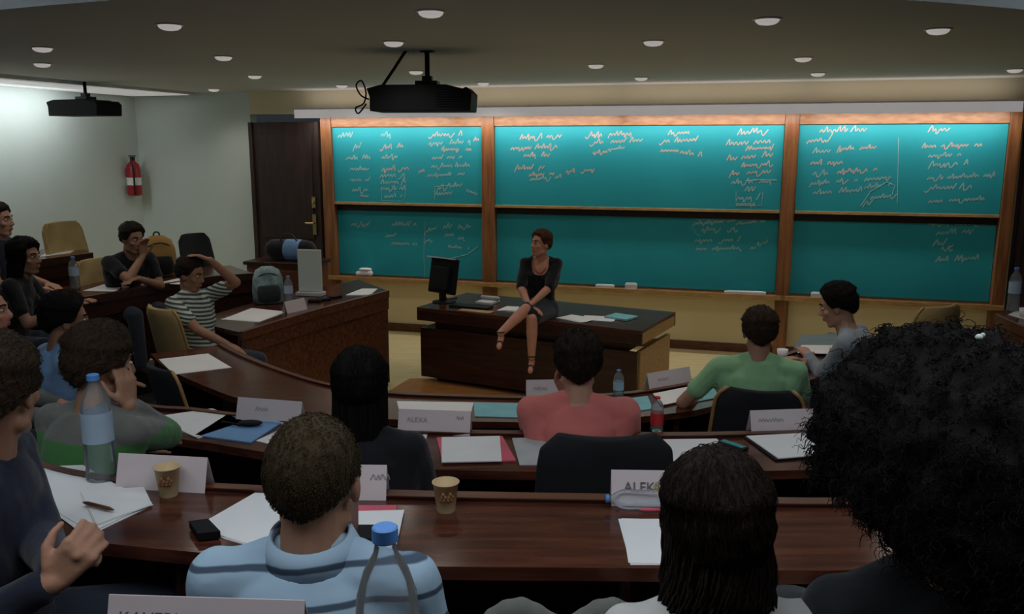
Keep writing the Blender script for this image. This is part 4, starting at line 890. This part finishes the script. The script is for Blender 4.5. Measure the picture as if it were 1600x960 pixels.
o = mb.build('hair_curls', 'hair_black', t); o['kind'] = 'stuff'
b = MB(); hp_ = Hc+Rh @ (V((-.05, -.30, .93)).normalized()*(hr(V((-.05, -.30, .93)).normalized())+.012)); b.ell(hp_, (.006, .005, .005)); b.ell(hp_+V((.006, 0, .003)), (.004, .003, .004)); b.build('hair_clip', 'eraser', t, smooth=True)
seat_under(info, 'chair under the person with big curly hair', FL[3], Y(8), H=.66, trim=False)
# navy man at the left edge
info = person('man in a navy jumper at the left edge, hands clasped at the third desk', (-6, 612), FL[3], Y(-78), 1.0, lean=2, hyaw=76, skinm='b', hair='brown', style='short', hthick=.020, shirt='navy', sleeve='long', strands=3000, slen=.04, vox=.006,
    hands=(wdd(92, 900, 1.72), wdd(80, 912, 1.64)), hint=(V((-.6, -.2, -1)), V((.5, -.2, -1))), hcurl=(1.25, 1.25), hdir=(V((.2, .7, .75)), V((-.15, .7, .75))), hnorm=(V((1, .1, 0)), V((-1, .1, 0))), seed=9)
seat_under(info, 'chair under the man in navy at the left edge', FL[3], Y(-78), H=.66, trim=False)

# --- second row
info = person('woman in black with long straight dark hair down her back, second row', (563, 604), FL[2], Y(0), 1.0, lean=4, skinm='a', hair='black', style='long', hthick=.012, shirt='black', sleeve='long', female=True, strands=2400, slen=.10, seed=6, width=1.12)
hair_fall(info, .26, .052, .054, 'black', 520, 6, .046, y0=-.045, rad=.0022)
seat_under(info, 'chair under the long-haired woman in black', FL[2], Y(0), H=.74, trim=False)
info = person('man in a grey and green jacket with a hand to his cheek, at left', (160, 570), FL[2], Y(-25), 1.04, lean=10, hyaw=-12, hpitch=-6, skinm='b', hair='brown', style='short', hthick=.024, shirt='jacket', sleeve='long', strands=2200, slen=.04,
    hands=(V((-.16, .38, .76)), V((.115, .13, 1.04))), hint=(V((-.5, -.3, -1)), V((.12, .5, -1))), hdir=(None, V((-.1, .05, 1))), hnorm=(None, V((-1, 0, 0))), seed=10, width=1.02)
t, Hc = info[:2]
sh_ = [c for c in t.children if c.name.startswith('shirt')][0]; sh_.data.materials.append(MATS['cloth_jgreen'])
for f_ in sh_.data.polygons:
    if f_.center.z < Hc.z-.215: f_.material_index = 1
seat_under(info, 'dark chair under the man in the grey jacket', FL[2], Y(-25), H=.78)

# --- front row
info = person('man in a salmon pink T-shirt, seen from behind in the front row', (903, 568), FL[1], Y(0), 1.06, lean=6, hpitch=0, skinm='a', hair='dark', style='short', hthick=.018, shirt='pink', sleeve='short', strands=2400, slen=.03, seed=12, width=1.08, girth=1.05, shrug=.012, hands=(V((-.04, .30, .98)), V((.10, .40, .80))), hdir=(V((.3, .1, .9)), None), hnorm=(V((0, -1, 0)), None))
seat_under(info, 'chair under the man in pink', FL[1], Y(0), H=.78, trim=False)
info = person('man in a light green T-shirt, seen from behind before the cream wall', (1187, 518), FL[1], Y(-14), 1.0, lean=5, hyaw=5, skinm='b', hair='brown', style='short', hthick=.016, shirt='green', sleeve='short', strands=1600, slen=.03, seed=13, width=1.12,
    hands=(V((-.30, .26, .72)), V((.16, .42, .76))), hint=(V((-.9, -.7, -.6)), V((.6, -.3, -1))))
seat_under(info, 'black chair with pale wooden edge under the man in green', FL[1], Y(-14), H=.96, wt=.40, wb=.50)
info = person('man in a grey shirt leaning forward over his papers, at right', (1308, 478), FL[1], Y(58), 1.04, lean=26, hyaw=4, hpitch=-16, skinm='a', hair='black', style='short', hthick=.020, shirt='grey', sleeve='long', strands=1500, slen=.04, seed=14,
    hands=(wd(1262, 556, z1+.06), wd(1258, 566, z1+.05)), hint=(V((-.6, -.2, -1)), V((.6, -.2, -1))))
seat_under(info, 'chair under the man in the grey shirt', FL[1], Y(58), H=.8)
info = person('man in a blue shirt with glasses-free profile and dark hair, hand on chin, at left', (104, 500), FL[1], Y(-48), 1.06, lean=8, hyaw=-12, hpitch=-4, skinm='c', hair='black', style='short', hthick=.022, shirt='blue', sleeve='short', strands=1600, slen=.04, seed=15,
    hands=(V((-.16, .36, .74)), V((.02, .20, 1.09))), hint=(V((-.5, -.3, -1)), V((.7, .2, -1))), hdir=(None, V((-.3, .1, .9))), hnorm=(None, V((-.3, -1, 0))))
info[0]['label'] = 'man in a blue shirt with dark hair, face in profile, at left'
seat_under(info, 'tan chair behind the man in blue', FL[1], Y(-48), 'chair_tan', H=.86)
# --- left wings
info = person('man in a striped T-shirt with one hand on his head, left side desk', (298, 428), FL[1], Y(-112), 1.02, lean=-8, hyaw=10, hpitch=-14, skinm='c', hair='dark', style='short', hthick=.016, shirt='tee', sleeve='short', strands=900, slen=.03, seed=16,
    hands=(V((-.06, .10, 1.27)), V((.16, .40, .70))), hint=(V((-.6, 1.2, -.2)), V((.6, -.3, -1))), hdir=(V((.5, -.6, .35)), None), hnorm=(V((0, 0, -1)), None))
seat_under(info, 'tan high-backed chair under the man in the striped T-shirt', FL[1], Y(-40), 'chair_tan', H=.98)
info = person('man in a black T-shirt leaning on crossed forearms, at the second left desk', (207, 373), FL[2], Y(-128), 1.02, lean=22, hyaw=8, hpitch=-8, skinm='c', hair='dark', style='short', hthick=.018, shirt='black', sleeve='short', strands=900, slen=.03, seed=17,
    hands=(V((.06, .40, .82)), V((-.02, .36, 1.0))), hint=(V((-.9, 0, -.7)), V((.9, .1, -.8))), hdir=(V((.8, .3, 0)), V((0, .2, 1))))
seat_under(info, 'tan chair behind the man in the black T-shirt', FL[2], Y(-110), 'chair_tan', H=.95)
info = person('woman in black with long dark curly hair in profile, at the second left desk', (40, 402), FL[2], Y(-82), 1.0, lean=12, hyaw=-14, skinm='c', hair='black', style='long', hthick=.026, shirt='black', sleeve='short', female=True, strands=900, slen=.08, seed=18,
    hands=(V((-.12, .44, .80)), V((.10, .42, .80))))
hair_fall(info, .17, .06, .07, 'black', 160, 8, .05, y0=-.05, wave=.02)
seat_under(info, 'dark chair under the woman in black at far left', FL[2], Y(-82), H=.8)
info = person('man cut by the left edge with dark beard, facing right, behind the woman in black', (-2, 344), FL[3], Y(-84), 1.0, lean=4, hyaw=-6, skinm='a', hair='dark', style='short', hthick=.016, shirt='navy', sleeve='short', strands=500, slen=.03, seed=19)
seat_under(info, 'chair under the man cut by the left edge', FL[3], Y(-84), H=.8)

info = person('person mostly outside the left edge, only the cheek in view above the blue-shirted man', (-22, 486), FL[2], Y(-75), 1.0, lean=4, skinm='d', hair='brown', style='short', shirt='jacket', sleeve='long', seed=21, vox=.009)
seat_under(info, 'chair at the left edge under the person cut by the frame', FL[2], Y(-75), H=.8)
# ------------------------------------------------------------------ bags and the rest
def backpack(label, p, yaw, m1, m2, s=1, tilt=0):
    t = thing('backpack', label, 'backpack', p, yaw); t.scale = (s, s, s); t.rotation_euler = (0, tilt, yaw)
    def rr(w_, d_, z_): return [V((w_*math.copysign(abs(math.cos(a))**.6, math.cos(a)), d_*math.copysign(abs(math.sin(a))**.6, math.sin(a)), z_)) for a in [2*math.pi*i/24 for i in range(24)]]
    b = MB(); b.loft([rr(w_, d_, z_) for w_, d_, z_ in ((.13, .07, 0), (.16, .10, .02), (.165, .11, .15), (.155, .105, .28), (.125, .085, .36), (.06, .045, .40))]); b.build('bag_body', m1, t, smooth=True)
    b = MB(); b.loft([[v+V((0, -.09, 0)) for v in rr(w_, d_, z_)] for w_, d_, z_ in ((.09, .04, .03), (.12, .06, .05), (.125, .065, .14), (.11, .05, .20), (.08, .03, .21))]); b.build('front_pocket', m2, t, smooth=True)
    b = MB(); b.tube([V((.14*math.cos(a), -.085+.02*math.cos(a*2), .22+.12*math.sin(a))) for a in [i*math.pi/12 for i in range(13)]], .006, 6); b.build('zip', 'hose_black', t, smooth=True)
    for sg in (-1, 1): b = MB(); b.tube(catmull([V((sg*.06, .09, .35)), V((sg*.08, .15, .25)), V((sg*.09, .13, .12)), V((sg*.10, .09, .04))], 10), .016, 6); b.build('shoulder_strap', 'hose_black', t, smooth=True)
    b = MB(); b.tube(catmull([V((-.03, .03, .38)), V((-.02, .03, .43)), V((.02, .03, .43)), V((.03, .03, .38))], 8), .008, 6); b.build('grab_handle', 'hose_black', t, smooth=True)
    return t
mat('mustard', (.42, .24, .06), .7, bump=.2)
mat('bagteal', (.33, .46, .48), .7, col2=(.10, .16, .18), cscale=9, bump=.2)
backpack('grey-teal and black backpack on the left side desk', G(420, 474, z1), math.radians(20), 'bagteal', 'charcoal_' if False else 'cloth_charcoal', .84)
backpack('mustard and black backpack beside the man in the black T-shirt', G(250, 432, z2), math.radians(30), 'mustard', 'cloth_black', .95)
t = thing('laptop_stand_board', 'upright white board with grey foot on the left side desk', 'board', G(486, 462, z1), math.radians(-12))
b = MB(); b.box((0, 0, .24), (.24, .02, .40)); b.build('panel', 'wall_white', t, bevel=.006)
b = MB(); b.box((0, 0, .02), (.26, .12, .035)); b.build('foot', 'paper_grey', t, bevel=.004); t.name = 'display_panel'
t = thing('side_cabinet', 'dark cabinet behind the left side desk beside the door', 'cabinet', V((-2.62, 10.0, 0)), WANG)
b = MB(); b.box((0, 0, .49), (.8, .45, .98)); b.build('carcass', 'wood_mid', t, bevel=.005)
b = MB(); b.box((0, 0, 1.0), (.86, .5, .04)); b.build('cabinet_top', 'wood_dark', t, bevel=.005)
for k in (-1, 1):
    b = MB(); b.box((k*.195, -.235, .49), (.37, .02, .88)); d = b.build('door', 'wood_mid', t, bevel=.004); b = MB(); b.ell((k*.04, -.255, .6), (.012, .015, .012)); b.build('knob', 'brass', d, smooth=True)
ctp = t.location
t = thing('duffel_bag', 'black and blue duffel bag lying on top of the dark cabinet', 'bag', V((ctp.x+.05, ctp.y-.02, 1.022)), WANG)
b = MB(); b.capsule((-.20, 0, .12), (.20, 0, .12), .12, .12); b.build('bag_body', 'cloth_black', t, smooth=True)
b = MB(); b.lathe([(.122, -.10), (.124, -.06), (.124, .06), (.122, .10)], V((.06, 0, .12)), R=Matrix.Rotation(math.pi/2, 3, 'Y'), cap=False); b.build('blue_panel', 'cloth_blue', t, smooth=True)
b = MB(); b.tube(catmull([V((-.10, -.05, .22)), V((-.04, -.06, .30)), V((.06, -.06, .30)), V((.12, -.05, .22))], 10), .01, 6); b.build('carry_handle', 'hose_black', t, smooth=True)
# jacket over a chair back, and the pale-edged chair at the bottom
jd = ray(915, 948); jp = V((0, 0, HCAM))+jd*(1.5/jd.y)
chair('chair with a grey jacket over it at the bottom edge, left of the dark-haired woman', V((jp.x, 1.80, FL[3])), 0, H=jp.z-FL[3]-.01, trim=False)
t = thing('jacket', 'grey jacket draped over a chair back at the bottom edge', 'jacket', V((jp.x, 1.48, jp.z)), 0)
b = MB(); r_ = random.Random(3)
for k in range(15):
    x = -.17+.024*k; h_ = .02*math.sin(k*.9); b.capsule(V((x, -.05+r_.uniform(-.01, .01), -.30)), V((x, -.03, h_)), .030, .026); b.capsule(V((x, -.03, h_)), V((x, .07, -.25)), .026, .03)
b.build('draped_cloth', 'cloth_jacket', t, voxel=.008, smoothit=2)
jd = ray(1242, 948); jp = V((0, 0, HCAM))+jd*(1.5/jd.y)
t = thing('shoulder_bag', 'dark rounded bag with pale piping at the bottom edge, right of the dark-haired woman', 'bag', V((jp.x, 1.52, FL[3]+.46)), 0)
hh = jp.z-FL[3]-.46+.01; ringp = lambda r_, y: [V((r_*1.25*math.cos(a), y, hh-.085+r_*math.sin(a) if a < math.pi else hh-.085+(hh-.085)*math.sin(a))) for a in [2*math.pi*i/32 for i in range(32)]]
b = MB(); b.loft([ringp(.06, -.06), ringp(.082, -.05), ringp(.085, 0), ringp(.082, .05), ringp(.06, .06)]); o = b.build('bag_body', 'cloth_charcoal', t, smooth=True); fixn(o)
b = MB(); b.tube([p_ for p_ in ringp(.086, -.052)[:17]], .005, 6); b.build('piping', 'eraser', t, smooth=True)
chair('empty chair holding the dark bag with pale piping', V((jp.x, 1.52, FL[3])), 0, H=.60, trim=False)
